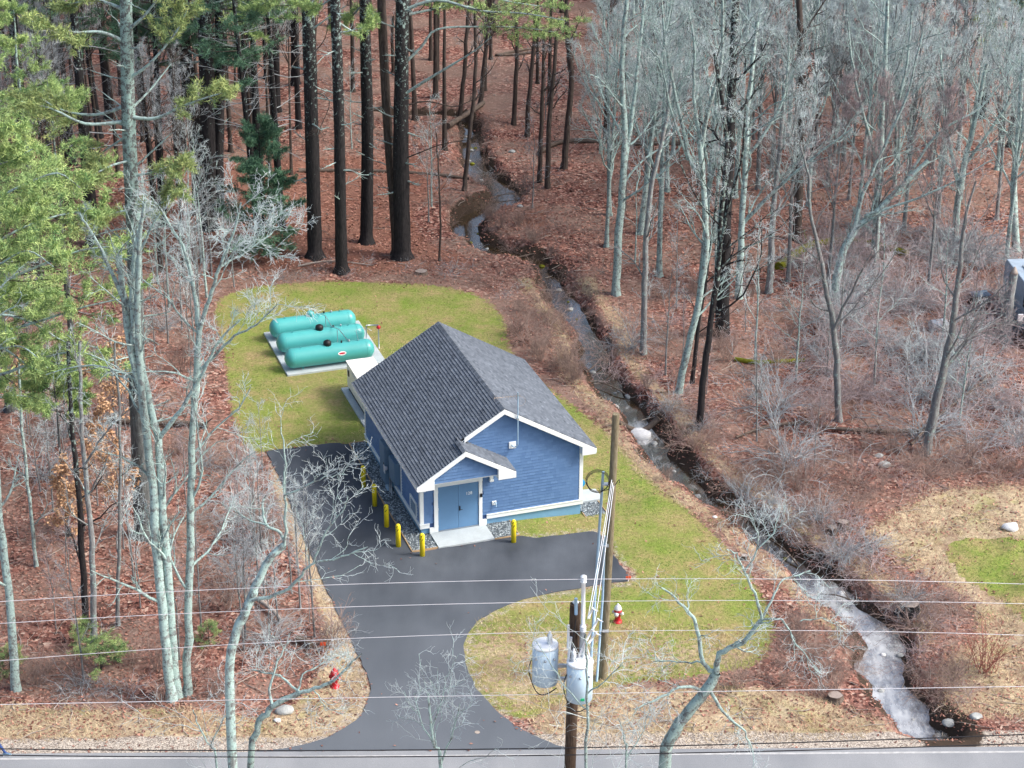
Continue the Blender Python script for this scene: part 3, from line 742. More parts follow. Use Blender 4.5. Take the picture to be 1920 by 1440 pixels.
bpart(MB().box(2.70, 2.80, -.13, -.075, 1.52, 1.68).box(2.715, 2.785, -.17, -.13, 1.60, 1.67), 'keypad', 'black')
bpart(MB().box(3.27, 3.47, -.055, 0, .98, 1.18), 'wall_plate', 'trim', bevel=.01); bpart(MB().tube([(3.40, -.05, 1.12), (3.42, -.13, 1.12), (3.43, -.14, 1.0), (3.43, -.13, .93)], .028), 'vent_spout', 'pvc')
# antenna on its conduit mast
bpart(MB().box(4.05, 4.37, -.07, 0, 3.66, 3.98), 'antenna_plate', 'trim', bevel=.01)
bpart(MB().tube(catmull([(4.18, -.06, 3.84), (4.22, -.16, 3.78), (4.31, -.20, 3.80), (4.335, -.38, 3.98), (4.335, -.40, 4.3), (4.335, -.40, 6.50)], 5), .026), 'antenna_mast', 'pvc')
bpart(MB().box(4.28, 4.39, -.44, -.30, 5.2, 5.26), 'mast_clamp', 'galv')
ya = MB().tube([(3.22, -.46, 6.42), (4.45, -.40, 6.34)], .013)
for k in range(9):
    x = 3.25 + k * .125; z = 6.418 - k * .008; ya.tube([(x, -.455, z - .10), (x, -.455, z + .10)], .006, 5)
ya.tube(catmull([(4.40, -.40, 6.34), (4.62, -.42, 6.2), (4.66, -.42, 6.0), (4.52, -.41, 5.86), (4.35, -.40, 5.84)], 4), .006, 5)
bpart(ya, 'yagi_antenna', 'palewood')
# left side: louvred window and the electric cabinets
wy0, wy1, wz0, wz1 = .55, 1.44, .66, 1.26
wf = bpart(MB().box(-.07, 0, wy0 - .08, wy0, wz0 - .08, wz1 + .08).box(-.07, 0, wy1, wy1 + .08, wz0 - .08, wz1 + .08).box(-.072, 0, wy0 - .08, wy1 + .08, wz1, wz1 + .09).box(-.072, 0, wy0 - .08, wy1 + .08, wz0 - .09, wz0), 'louvre_window', 'trim')
for k in range(6):
    z = wz0 + .05 + k * .095
    bpart(MB().prism([(-.06, z - .03), (-.025, z + .04), (-.018, z + .035), (-.053, z - .035)], 'y', wy0 + .002, wy1 - .002), 'slat', 'cabinet', wf)
bbox('service_frame', -.06, -.001, 5.36, 5.50, .57, 2.86, 'trim'); bbox('service_frame', -.06, -.001, 2.92, 3.04, .57, 2.86, 'trim'); bbox('service_frame', -.062, -.001, 2.92, 5.50, 2.86, 2.93, 'trim', bevel=0)
cbm = MB().box(-.42, -.02, 4.35, 5.20, .42, 2.35).box(-.44, -.42, 4.38, 5.17, .46, 2.31)
cb = bpart(cbm, 'electric_cabinet', 'cabinet', bevel=.012); bpart(MB().box(-.455, -.44, 4.45, 4.50, 1.3, 1.5), 'handle', 'black', cb)
bpart(MB().box(-.30, -.02, 3.10, 4.05, .95, 2.05).box(-.32, -.30, 3.13, 4.02, .98, 2.02), 'electric_cabinet', 'cabinet', bevel=.012)
bpart(MB().lathe([(.10, 0), (.10, .09), (.07, .14), (0.02, .15)], (0, 0, 0), 14, 'x').box(-.02, .0, -.13, .13, -.2, .16), 'meter', 'silver').location = (-.46, 4.28, 1.28)
for k, (y, m_) in enumerate(((4.62, 'pvc'), (4.45, 'pvc'), (4.22, 'galv'), (4.06, 'galv'))):
    bpart(MB().tube([(-.30 + .03 * k, y, -.05), (-.30 + .03 * k, y, .95)], .045 if k < 2 else .03), 'conduit', m_)
bbox('wall_louvre', W_ / 2 - .35, W_ / 2 + .35, D_, D_ + .05, 3.6, 4.3, 'trim')
hr = bpart(MB().lathe([(.18, -.09), (.20, -.09), (.20, -.07), (.10, -.065), (.10, .065), (.20, .07), (.20, .09), (.18, .09)], (0, 0, 0), 16, 'y'), 'hose_reel', plain('blue_plastic', (.02, .30, .62), .4))
hr.location = (W_ + .20, .7, 1.0)
# concrete landing
def top(name, m, mat, lxy, label, cat, group=None, rz=ANG, z=0, bevel=0, smooth=False):
    o = m.build(name, M[mat] if isinstance(mat, str) else mat, None, bevel=bevel, smooth=smooth); p = LW(*lxy); o.location = (p[0], p[1], z); o.rotation_euler = (0, 0, rz)
    return tag(o, label, cat, group)
s = MB().prism([(-1.28, 0), (1.28, 0), (1.28, 1.30), (-1.28, 1.30)], 'z', -.1, .095)
top('concrete_landing', s, 'concrete', (1.67, -1.385), 'pale concrete landing slab in front of the blue double doors', 'slab', bevel=.012)
s = MB().box(-.65, .65, -.65, .65, -.4, .0)
top('concrete_pad', s, 'concrete', (8.25, 1.55), 'small concrete square on the grass at the right wall of the blue building', 'slab', bevel=.01, z=-.10)

# gravel strips: timber edging + pebbles
def gravel_bed(name, rects, zf, label, edges):
    r = empty(name, LW(0, 0), ANG, label, 'gravel bed')
    V = []; F = []; T = []; n = 0
    m = MB()
    for (x0, x1, y0, y1) in rects:
        m.add([(x0, y0, zf + .01), (x1, y0, zf + .01), (x1, y1, zf + .01), (x0, y1, zf + .01)], [(0, 1, 2, 3)], .1)
        k = int((x1 - x0) * (y1 - y0) / .0042); 
        cx = rng.uniform(x0, x1, k); cy = rng.uniform(y0, y1, k); sz = rng.uniform(.022, .055, k); tone = np.clip(rng.beta(1.3, 1.6, k) , 0, 1)
        base = np.array([(1, 0, 0), (.2, .9, .1), (-.8, .5, 0), (-.7, -.6, 0), (.4, -.9, -.1), (0, 0, .75)]); a = rng.uniform(0, 2 * PI, k)
        c, s_ = np.cos(a), np.sin(a); jit = rng.uniform(.7, 1.3, (k, 6, 3)); P = base[None] * jit
        Q = np.empty_like(P); Q[..., 0] = P[..., 0] * c[:, None] - P[..., 1] * s_[:, None]; Q[..., 1] = P[..., 0] * s_[:, None] + P[..., 1] * c[:, None]; Q[..., 2] = P[..., 2]
        Q *= sz[:, None, None]; Q[..., 0] += cx[:, None]; Q[..., 1] += cy[:, None]; Q[..., 2] += zf + .012
        f = np.array([(0, 1, 5), (1, 2, 5), (2, 3, 5), (3, 4, 5), (4, 0, 5)])[None] + (np.arange(k) * 6)[:, None, None]
        m.add(Q.reshape(-1, 3), f.reshape(-1, 3), np.repeat(tone, 6))
    tag(m.build('pebbles', M['pebble'], r), kind='stuff')
    for (x0, x1, y0, y1) in edges: MB().box(x0, x1, y0, y1, zf - .1, zf + .045).build('edging_board', M['timber_edge'], r)
gravel_bed('gravel_bed', [(-.76, .0, -1.30, 9.60), (.0, .37, -1.30, .03), (2.97, 4.08, -1.36, .03)], .035, 'blue-grey gravel strip edged with boards round the left and front of the blue building',
           [(-.80, -.76, -1.34, 9.64), (-.76, .0, 9.60, 9.64), (-.76, .38, -1.34, -1.30), (2.96, 4.12, -1.41, -1.37), (4.08, 4.12, -1.37, .0)])
gravel_bed('gravel_bed', [(7.58, 8.60, -.55, .85)], -.17, 'small square of gravel at the right front corner of the blue building', [(7.54, 8.64, -.59, -.55), (8.60, 8.64, -.55, .85), (7.54, 7.58, -.55, .0)])

# bollards
bolls = [((682, 913), 'yellow bollard farthest back along the left gravel strip'), ((702.7, 948), 'yellow bollard second from the back along the left gravel strip'),
         ((725, 987), 'yellow bollard in the middle of the row of five on the left'), ((747, 1024), 'yellow bollard next to the corner one in the left row'),
         ((792, 1041.7), 'yellow bollard at the front left corner beside the landing slab'), ((963, 1016), 'lone yellow bollard right of the landing slab')]
first = None
for (q, lab) in bolls:
    if first is None:
        r = empty('bollard', (0, 0, 0), 0, lab, 'bollard', 'yellow safety bollards'); first = r
        MB().lathe([(.112, -.05), (.112, .98), (.100, 1.04), (.070, 1.08), (.03, 1.10)], sides=18).build('sleeve', M['yellow'], r, smooth=True)
        st = MB()
        for k in range(2):
            for zc, a0 in ((.94, 2.9 + k * 1.15), (.76, 3.15 + k * 1.15)):
                aa = np.linspace(a0, a0 + .7, 5) ; V = []
                for ii, a in enumerate(aa):
                    for dz in (0, .042): V.append((.1145 * math.cos(a), .1145 * math.sin(a), zc + dz + ii * .026))
                st.add(V, [(2 * i, 2 * i + 2, 2 * i + 3, 2 * i + 1) for i in range(4)])
        st.build('stripe', M['black'], r)
    else:
        r = first.copy(); sc.collection.objects.link(r)
        for ch in list(first.children): c = ch.copy(); sc.collection.objects.link(c); c.parent = r
        r['label'] = lab
    p = G(*q, .035); r.location = (p[0], p[1], .035); r.rotation_euler = (0, 0, rng.uniform(-.3, .3))

# ------------------------------------------------------------------ tanks, pad, generator
pad = MB().box(-1.85, 3.40, 18.05, 23.75, -.2, .10)
top('concrete_pad', pad, 'concrete', (0, 0), 'wide concrete pad under the three teal tanks', 'slab', bevel=.015)
def make_tank(x0, x1, y, dome_x, dome_mat, lab, decal=False):
    c = LW((x0 + x1) / 2, y); r = empty('propane_tank', (c[0], c[1], .10), ANG, lab, 'gas tank', 'teal gas tanks on the concrete pad')
    L = x1 - x0; R = .525; zc = .58; hl = L / 2
    prof = []
    for a in np.linspace(0, PI / 2, 9): prof.append((max(R * math.sin(a), .003), -hl + R * .82 * (1 - math.cos(a))))
    prof += [(R, -hl + .75), (R, hl - .75)] + [(r_, -h_) for r_, h_ in prof[::-1]]
    MB().lathe(prof, (0, 0, zc), 32, 'x').build('tank_body', M['tank'], r, smooth=True)
    for sx in (-1, 1):
        MB().lathe([(R + .004, -.012), (R + .004, .012)], (sx * (hl - .46), 0, zc), 32, 'x').build('weld_band', M['tank'], r)
        MB().prism([(-.20, 0), (.20, 0), (.14, .14), (-.14, .14)], 'x', sx * 1.45 - .05, sx * 1.45 + .05).build('foot', M['tank'], r)
        MB().box(sx * 1.5 - .02, sx * 1.5 + .02, -.05, .05, zc + R - .02, zc + R + .06).build('lifting_lug', M['tank'], r)
    d = MB().lathe([(.21, -.06), (.21, .10), (.19, .17), (.13, .22), (.04, .24)], (dome_x, 0, zc + R), 18).build('dome_cover', M[dome_mat], r, smooth=False)
    for k, vx in enumerate((dome_x + .75, dome_x + 1.15)):
        MB().lathe([(.045, -.03), (.045, .09), (.02, .12)], (vx, 0, zc + R), 10).build('valve', M['galv' if k else 'black'], r)
    if decal:
        m = MB(); m2 = MB()
        for mm, s_, rr in ((m, 1.0, R + .003), (m2, .78, R + .006)):
            V = [( .55, -rr * math.cos(.28), rr * math.sin(.28))]
            for a in np.linspace(0, 2 * PI, 20, endpoint=False):
                al = .28 + .20 * s_ * math.sin(a) * (1 if s_ == 1 else .6); V.append((.55 + .22 * s_ * math.cos(a), -rr * math.cos(al), rr * math.sin(al)))
            V = np.array(V) + (0, 0, zc); mm.add(V, [(0, 1 + i, 1 + (i + 1) % 20) for i in range(20)])
        m.build('emblem', M['decal_white'], r); m2.build('emblem', M['decal_red'], r)
    return r
make_tank(-1.82, 2.92, 18.72, -.10, 'black', 'front teal tank with a black dome and a red oval emblem', True)
make_tank(-1.78, 2.95, 20.80, -.05, 'black', 'middle teal tank with a black dome between the two others')
make_tank(-1.72, 2.98, 22.75, -.12, 'tank', 'rear teal tank with a dome of its own teal colour')
pr = empty('gas_piping', LW(0, 0), ANG, 'thin grey gas pipe crossing over the tops of the three teal tanks', 'pipe')
MB().tube([(1.55, 18.7, 1.26), (1.35, 19.8, 1.48), (1.2, 20.8, 1.26), (1.1, 21.8, 1.48), (1.0, 22.75, 1.26)], .018).build('pipe', M['galv'], pr)
for sx_, sy_ in ((1.30, 20.0), (1.12, 21.8)): MB().tube([(sx_, sy_, .1), (sx_, sy_, 1.42)], .015).build('pipe_support', M['galv'], pr)
MB().tube([(2.1, 18.7, 1.2), (2.2, 19.6, 1.4), (2.9, 20.2, 1.2), (3.3, 20.6, .8)], .013).build('pipe', M['galv'], pr)
q = LW(3.52, 20.0)
rr_ = empty('regulator_post', (q[0], q[1], 0), ANG, 'grey pipe post with a red valve behind the teal tanks', 'pipe')
MB().tube([(0, 0, -.1), (0, 0, 1.35)], .035).tube([(0, 0, 1.35), (-.62, .15, 1.35)], .035).tube([(-.62, .15, 1.35), (-.62, .15, .5)], .035).build('pipe', M['galv'], rr_)
MB().lathe([(.03, -.12), (.10, -.05), (.10, .05), (.03, .12)], (0, 0, 1.22), 12).tube([(-.12, 0, 1.22), (.12, 0, 1.22)], .03).build('valve', M['red'], rr_)
ge = empty('generator', LW(1.32, 13.6), ANG, 'cream box generator on its pad partly hidden behind the blue building', 'generator')
MB().box(-.68, .68, -1.85, 1.85, .30, 1.62).build('enclosure', M['beige'], ge, bevel=.03)
MB().box(-.72, .72, -1.89, 1.89, 1.62, 1.68).build('lid', M['beige'], ge, bevel=.015)
MB().box(-.62, .62, -1.8, 1.8, .10, .30).build('skid', M['black'], ge)
for (y, z, s_) in ((1.45, 1.15, .10), (.75, .85, .05), (-.1, .85, .05), (-.9, .85, .05)): MB().box(-.72, -.68, y - s_, y + s_, z - s_ * 1.5, z + s_ * 1.5).build('vent' if s_ > .08 else 'latch', M['black'], ge)
MB().box(-.72, -.695, -1.3, .9, .5, 1.45).build('side_door', M['beige'], ge, bevel=.008)
top('concrete_pad', MB().box(-.95, .95, -2.4, 2.1, -.2, .10), 'concrete', (1.32, 13.6), 'concrete pad under the cream generator', 'slab', bevel=.012)
# ------------------------------------------------------------------ vegetation generators
def unit(v): return v / (np.linalg.norm(v, axis=-1, keepdims=True) + 1e-9)
def grow(P, R, n, t0, t1, ang, lenf, K, up=.15, jit=.12, rf=.6, rmin=.006, flat=1.0, lmin=.15, fall=.6, tipr=.3, r=None):
    r = r or rng
    N, K0, _ = P.shape; idx = np.repeat(np.arange(N), n); Mn = len(idx)
    t = t0 + (t1 - t0) * ((np.tile(np.arange(n), N) + r.uniform(0, 1, Mn)) / n)
    f = t * (K0 - 1); k = np.minimum(f.astype(int), K0 - 2); a = (f - k)[:, None]
    S = P[idx, k] * (1 - a) + P[idx, k + 1] * a; Rs = R[idx, k] * (1 - a[:, 0]) + R[idx, k + 1] * a[:, 0]
    T = unit(P[idx, k + 1] - P[idx, k]); q = unit(r.normal(size=(Mn, 3))); q = unit(q - (q * T).sum(1, keepdims=True) * T)
    q[:, 2] *= flat
    an = r.uniform(ang[0], ang[1], Mn)[:, None]
    d = unit(np.cos(an) * T + np.sin(an) * q)
    pl = np.linalg.norm(np.diff(P, axis=1), axis=2).sum(1)[idx]
    L = np.maximum(pl * lenf * (1 - fall * (t - t0) / (t1 - t0 + 1e-6)) * r.uniform(.6, 1.2, Mn), lmin)
    st = (L / (K - 1))[:, None]; out = [S]
    for _ in range(K - 1):
        d = unit(d + np.array([0, 0, up]) + r.normal(size=(Mn, 3)) * jit); S = S + d * st; out.append(S)
    P2 = np.stack(out, 1); r0 = np.maximum(Rs * rf, rmin)
    R2 = np.maximum(r0[:, None] * np.linspace(1, tipr, K)[None], rmin * .6)
    return P2, R2
def trunk_mesh(pts, rad_, sides=10, flare=1.5, root=.5):
    pts = catmull(pts, 3) if len(pts) < 12 else np.asarray(pts)
    rr = np.interp(np.linspace(0, 1, len(pts)), np.linspace(0, 1, len(rad_)), rad_)
    d = np.r_[0, np.cumsum(np.linalg.norm(np.diff(pts, axis=0), axis=1))]
    pts = np.vstack([pts[0] - (0, 0, .4), pts[0], pts[0] + (pts[1] - pts[0]) * min(.35 / max(d[1], .01), .9), pts[1:]]) if root else pts
    if root: rr = np.r_[rr[0] * flare * 1.15, rr[0] * flare, rr[0] * 1.08, rr[1:]]
    m = MB(); V, F = tube_arrays(pts[None], rr[None], sides)
    V = V.reshape(len(pts), sides, 3); c = pts[:, None, :]; w_ = 1 + .09 * np.sin(np.arange(sides) * 2.4 + 1)[None, :, None] + rng.normal(0, .03, (len(pts), sides, 1))
    V = c + (V - c) * w_
    return m.add(V.reshape(-1, 3), F, smooth=True), pts, rr

def levels(m, P, R, spec, big=0.018, barkmi=0, twigmi=1, r=None):
    """spec: list of kwargs per level; adds everything to m"""
    allP = [(P, R)]
    for sp in spec:
        sp = dict(sp); keep = sp.pop('on', None)
        P, R = grow(P, R, r=r, **sp); R0 = R[:, 0].max()
        m.tubes(P, R, 5 if R0 > .05 else 4 if R0 > .022 else 3, mi=barkmi if R0 > big else twigmi)
        allP.append((P, R))
    return allP

def bare_tree(h, r0, cb, spread=.32, seed=1, fork=2, lean=.04, mats=('bark_grey', 'twig'), dens=1.0, tw=.0125):
    """a bare woodland tree: returns (trunk mesh, crown mesh)"""
    r = np.random.default_rng(seed)
    K = 12; z = np.linspace(0, h * .86, K); off = np.cumsum(r.normal(0, lean, (K, 2)), 0) * (h / 14) * np.linspace(0, 1, K)[:, None]
    pts = np.c_[off, z]; rr = r0 * (1 - .80 * (z / z[-1]) ** .9)
    tm, tp, tr = trunk_mesh(pts, rr, 9)
    P = resample(np.c_[pts], 16)[None]; R = np.interp(np.linspace(0, 1, 16), np.linspace(0, 1, K), rr)[None]
    m = MB(); n1 = int(17 * dens)
    lv = [dict(n=n1, t0=cb, t1=.98, ang=(.45, .95), lenf=spread * 1.2, K=9, up=.13, jit=.09, rf=.66, rmin=.028, fall=.55),
          dict(n=int(8 * dens), t0=.2, t1=1, ang=(.35, .8), lenf=.45, K=6, up=.08, jit=.13, rf=.6, rmin=.016),
          dict(n=7, t0=.15, t1=1, ang=(.35, .9), lenf=.5, K=4, up=.08, jit=.18, rf=.6, rmin=tw * .9),
          dict(n=3, t0=.2, t1=1, ang=(.3, .9), lenf=.6, K=3, up=.08, jit=.2, rf=.7, rmin=tw * .75, lmin=.3)]
    levels(m, P, R, lv, r=r)
    top_ = tp[-1]; m.tubes(np.stack([top_, top_ + (0.1, 0, h * .07), top_ + (0, .1, h * .14)])[None], np.array([[rr[-1], rr[-1] * .5, .01]]), 4)
    return tm.mesh('trunk', M[mats[0]]), m.mesh('crown', [M[mats[0]], M[mats[1]]])

def tufts(m, C, D, n, L, w, tone, r, spread=.9, mi=1):
    """C centres, D directions: n needle blades around each"""
    N = len(C); Cn = np.repeat(C, n, 0); Dn = np.repeat(D, n, 0)
    d = unit(Dn * .75 + r.normal(size=(N * n, 3)) * spread + (0, 0, .12)); q = unit(np.cross(d, r.normal(size=(N * n, 3))))
    Ln = L * r.uniform(.6, 1.25, (N * n, 1)); s = Cn + r.normal(size=(N * n, 3)) * L * .22
    V = np.stack([s - q * w, s + q * w, s + d * Ln], 1).reshape(-1, 3)
    tn = np.repeat(np.clip(np.repeat(tone, n) + r.normal(0, .12, N * n), 0, 1), 3)
    m.add(V, np.arange(N * n * 3).reshape(-1, 3), tn, mi)

def pine(h, r0, cb, blen, seed=1, dens=1.0, mats=('bark_pine', 'needle'), dead=14, nt=9, L=.24, w=.016, up=.05, gap=.75):
    r = np.random.default_rng(seed); K = 12; z = np.linspace(0, h, K); off = np.cumsum(r.normal(0, .03, (K, 2)), 0) * (h / 14) * np.linspace(0, 1, K)[:, None]
    pts = np.c_[off, z]; rr = r0 * (1 - .9 * (z / h) ** 1.1)
    tm, tp, tr = trunk_mesh(pts, rr, 10)
    m = MB(); zz = h * cb; bs = []; 
    while zz < h * .985:
        u = (zz - h * cb) / (h * (1 - cb)); nb_ = r.integers(3, 6)
        for k in range(nb_):
            if r.uniform() < .2 * (1 - u): continue
            a = r.uniform(0, 2 * PI); l_ = blen * (.35 + .65 * min(u * 5 + .4, 1)) * (1 - u) ** .62 * r.uniform(.65, 1.15) + .35
            bs.append((zz + r.uniform(-.15, .15), a, l_, r.uniform(-.05, .25) + .45 * u))
        zz += gap * r.uniform(.7, 1.3)
    bs = np.array(bs); N = len(bs); d = np.stack([np.cos(bs[:, 1]) * np.cos(bs[:, 3]), np.sin(bs[:, 1]) * np.cos(bs[:, 3]), np.sin(bs[:, 3])], 1)
    S = np.stack([np.interp(bs[:, 0], z, pts[:, 0]), np.interp(bs[:, 0], z, pts[:, 1]), bs[:, 0]], 1); out = [S]; st = bs[:, 2:3] / 7
    for k in range(7):
        d = unit(d + np.array([0, 0, -.05 + k * .018 + up * .3]) + r.normal(size=(N, 3)) * .07); S = S + d * st; out.append(S)
    P = np.stack(out, 1); rb = np.maximum(.011 * bs[:, 2], .015)[:, None]; R = rb * np.linspace(1, .25, 8)[None]
    m.tubes(P, R, 4, mi=0)
    P2, R2 = grow(P, R, int(9 * dens), .28, 1.0, (.6, 1.1), .42, 5, up=.03, jit=.12, rf=.5, rmin=.007, flat=.18, lmin=.3, fall=.65, r=r)
    m.tubes(P2, R2, 3, mi=0)
    # tufts on the outer parts
    ks = [1, 2, 3, 4]; C = P2[:, ks].reshape(-1, 3); D = unit((P2[:, ks] - P2[:, [k - 1 for k in ks]]).reshape(-1, 3))
    tn = np.repeat(r.normal(.35, .18, N)[np.repeat(np.arange(N), int(9 * dens))], 4) + np.tile([-.1, 0, .1, .22], len(P2))
    sel = r.uniform(size=len(C)) < .93
    tufts(m, C[sel], D[sel], nt, L, w, tn[sel], r)
    C = P[:, 4:].reshape(-1, 3); D = unit((P[:, 4:] - P[:, 3:-1]).reshape(-1, 3)); tufts(m, C, D, nt, L, w, np.full(len(C), .5), r)
    # dead snags below the crown
    if dead:
        ps = resample(pts, 16)[None]; Rr = np.interp(np.linspace(0, 1, 16), np.linspace(0, 1, K), rr)[None]
        Pd, Rd = grow(ps, Rr, dead, .22 if cb > .3 else .1, max(cb + .12, .3), (1.2, 1.7), .13, 6, up=.02, jit=.12, rf=.16, rmin=.02, fall=.1, r=r)
        m.tubes(Pd, Rd, 4, mi=2); P3, R3 = grow(Pd, Rd, 4, .3, 1, (.4, .9), .5, 4, jit=.15, rmin=.008, r=r); m.tubes(P3, R3, 3, mi=2)
    return tm.mesh('trunk', M[mats[0]]), m.mesh('crown', [M['bark_brown'], M[mats[1]], M['twig']])

def shrub_mesh(kind, seed):
    r = np.random.default_rng(seed); m = MB()
    if kind == 'arch':      # arching canes
        n = 34; a = r.uniform(0, 2 * PI, n); S = np.c_[r.normal(0, .22, (n, 2)), np.full(n, -.1)]; el = r.uniform(.7, 1.35, n)
        d = np.stack([np.cos(a) * np.cos(el), np.sin(a) * np.cos(el), np.sin(el)], 1); st = r.uniform(.18, .36, (n, 1)); g_ = -.17
        K = 9; j = .10; r0 = .014; sub = 6
    elif kind == 'upright':
        n = 22; a = r.uniform(0, 2 * PI, n); S = np.c_[r.normal(0, .18, (n, 2)), np.full(n, -.1)]; el = r.uniform(1.0, 1.5, n)
        d = np.stack([np.cos(a) * np.cos(el), np.sin(a) * np.cos(el), np.sin(el)], 1); st = r.uniform(.2, .42, (n, 1)); g_ = .02
        K = 7; j = .09; r0 = .015; sub = 7
    else:                   # 'tangle'
        n = 34; a = r.uniform(0, 2 * PI, n); S = np.c_[r.uniform(-1.1, 1.1, (n, 2)), np.full(n, -.1)]; el = r.uniform(.2, 1.3, n)
        d = np.stack([np.cos(a) * np.cos(el), np.sin(a) * np.cos(el), np.sin(el)], 1); st = r.uniform(.12, .30, (n, 1)); g_ = -.12
        K = 8; j = .22; r0 = .013; sub = 5
    out = [S]
    for k in range(K - 1): d = unit(d + np.array([0, 0, g_]) + r.normal(size=(n, 3)) * j); S = S + d * st; out.append(S)
    P = np.stack(out, 1); R = np.broadcast_to(np.linspace(r0, r0 * .45, K), (n, K)).copy(); m.tubes(P, R, 3)
    P2, R2 = grow(P, R, sub, .25, 1, (.4, 1.0), .38, 4, up=.02, jit=.2, rf=.7, rmin=.0085, r=r); m.tubes(P2, R2, 3)
    if kind != 'tangle': P3, R3 = grow(P2, R2, 2, .3, 1, (.4, .9), .6, 3, jit=.2, rf=.8, rmin=.0055, r=r, lmin=.15); m.tubes(P3, R3, 3)
    return m

# ------------------------------------------------------------------ prototypes
BT = {}
for k, a in enumerate([dict(h=18, r0=.155, cb=.28, mats=('bark_lichen', 'twig_pale')), dict(h=16, r0=.14, cb=.30, mats=('bark_grey', 'twig_pale')),
                       dict(h=20, r0=.18, cb=.30, spread=.36, mats=('bark_lichen', 'twig_pale')), dict(h=15, r0=.13, cb=.36, spread=.30, mats=('bark_grey', 'twig_mauve')),
                       dict(h=21, r0=.19, cb=.42, spread=.28, mats=('bark_mix', 'twig'))]):
    BT[k] = bare_tree(seed=11 + k, **a)
DT = {}   # tall dark-trunked bare trees, crown high
for k, a in enumerate([dict(h=21, r0=.19, cb=.55, spread=.24, mats=('bark_brown', 'twig')), dict(h=19, r0=.15, cb=.5, spread=.24, mats=('bark_brown', 'twig'), dens=.8)]):
    DT[k] = bare_tree(seed=31 + k, **a)
PT = {}
for k, a in enumerate([dict(h=27, r0=.36, cb=.58, blen=4.2), dict(h=24, r0=.27, cb=.55, blen=3.6), dict(h=22, r0=.22, cb=.45, blen=3.2, mats=('bark_pine', 'needle_dark'), dead=30)]):
    PT[k] = pine(seed=51 + k, nt=7, L=.26, w=.022, **a)
GP = pine(17, .22, .22, 6.0, seed=61, dens=1.3, mats=('bark_pine_top', 'needle'), nt=10, L=.27, w=.019, gap=.95)
GP2 = pine(20, .25, .32, 4.6, seed=62, dens=1.05, mats=('bark_pine_top', 'needle'), nt=9, L=.26, w=.018, gap=1.0)
SP = pine(7.4, .08, .08, 2.4, seed=63, dens=1.5, mats=('bark_pine', 'needle_dark'), nt=11, L=.20, w=.017, dead=0, gap=.34)
SPs = pine(1.3, .03, .05, .8, seed=64, dens=.9, mats=('bark_pine', 'needle'), nt=8, L=.13, w=.008, dead=0, gap=.22)
def sapling(seed, h, r0, mat='twig', leaves=False, bark_='bark_grey'):
    r = np.random.default_rng(seed); K = 9; z = np.linspace(0, h, K); off = np.cumsum(r.normal(0, .07, (K, 2)), 0); pts = np.c_[off * np.linspace(0, 1, K)[:, None], z]
    rr = np.linspace(r0, .010, K); tm, tp, tr = trunk_mesh(pts, rr, 6, flare=1.15)
    m = MB(); P = pts[None]; al = levels(m, P, rr[None], [dict(n=13, t0=.28, t1=1, ang=(.5, 1.1), lenf=.34, K=6, up=.08, jit=.12, rf=.5, rmin=.010, fall=.6), dict(n=6, t0=.2, t1=1, ang=(.4, .9), lenf=.45, K=4, up=.04, jit=.18, rf=.6, rmin=.008), dict(n=4, t0=.2, t1=1, ang=(.4, .9), lenf=.55, K=3, up=.03, jit=.2, rf=.7, rmin=.0065, lmin=.2)], big=.02, r=r)
    mats = [M[bark_], M[mat]]
    if leaves:
        C = al[3][0][:, 1:].reshape(-1, 3); C = np.vstack([C, al[2][0][:, 2:].reshape(-1, 3)]); n = len(C); d = unit(r.normal(size=(n, 3)) * (1, 1, .5) - (0, 0, .3)); q = unit(np.cross(d, r.normal(size=(n, 3))))
        a = .08; V = np.stack([C, C + d * a + q * a * .5, C + d * a * 2, C + d * a - q * a * .5], 1).reshape(-1, 3)
        m.add(V, np.arange(n * 4).reshape(-1, 4), np.repeat(np.clip(r.normal(.5, .25, n), 0, 1), 4), 2); mats.append(M['beechleaf'])
    return tm.mesh('trunk', M[bark_]), m.mesh('crown', mats)
SAPS = [sapling(71, 6.5, .055), sapling(72, 5.0, .04, 'twig_pale'), sapling(73, 8.5, .075, 'twig_pale', bark_='bark_lichen'), sapling(74, 4.2, .035, 'twig_mauve')]
BE = [sapling(75, 4.6, .04, 'twig_brown', True), sapling(76, 3.4, .03, 'twig_brown', True)]

def plant(name, pair, loc, label, cat, group=None, s=1.0, rz=None, sz=None):
    o = empty(name, loc, rng.uniform(0, 2 * PI) if rz is None else rz, label, cat, group)
    o.scale = (s, s, s if sz is None else sz)
    for nm, me in zip(('trunk', 'crown'), pair):
        c = bpy.data.objects.new(nm, me); sc.collection.objects.link(c); c.parent = o
    return o
taken = []     # trunk feet already used
def free(p, d=1.3):
    for q in taken:
        if (q[0] - p[0]) ** 2 + (q[1] - p[1]) ** 2 < d * d: return False
    return True

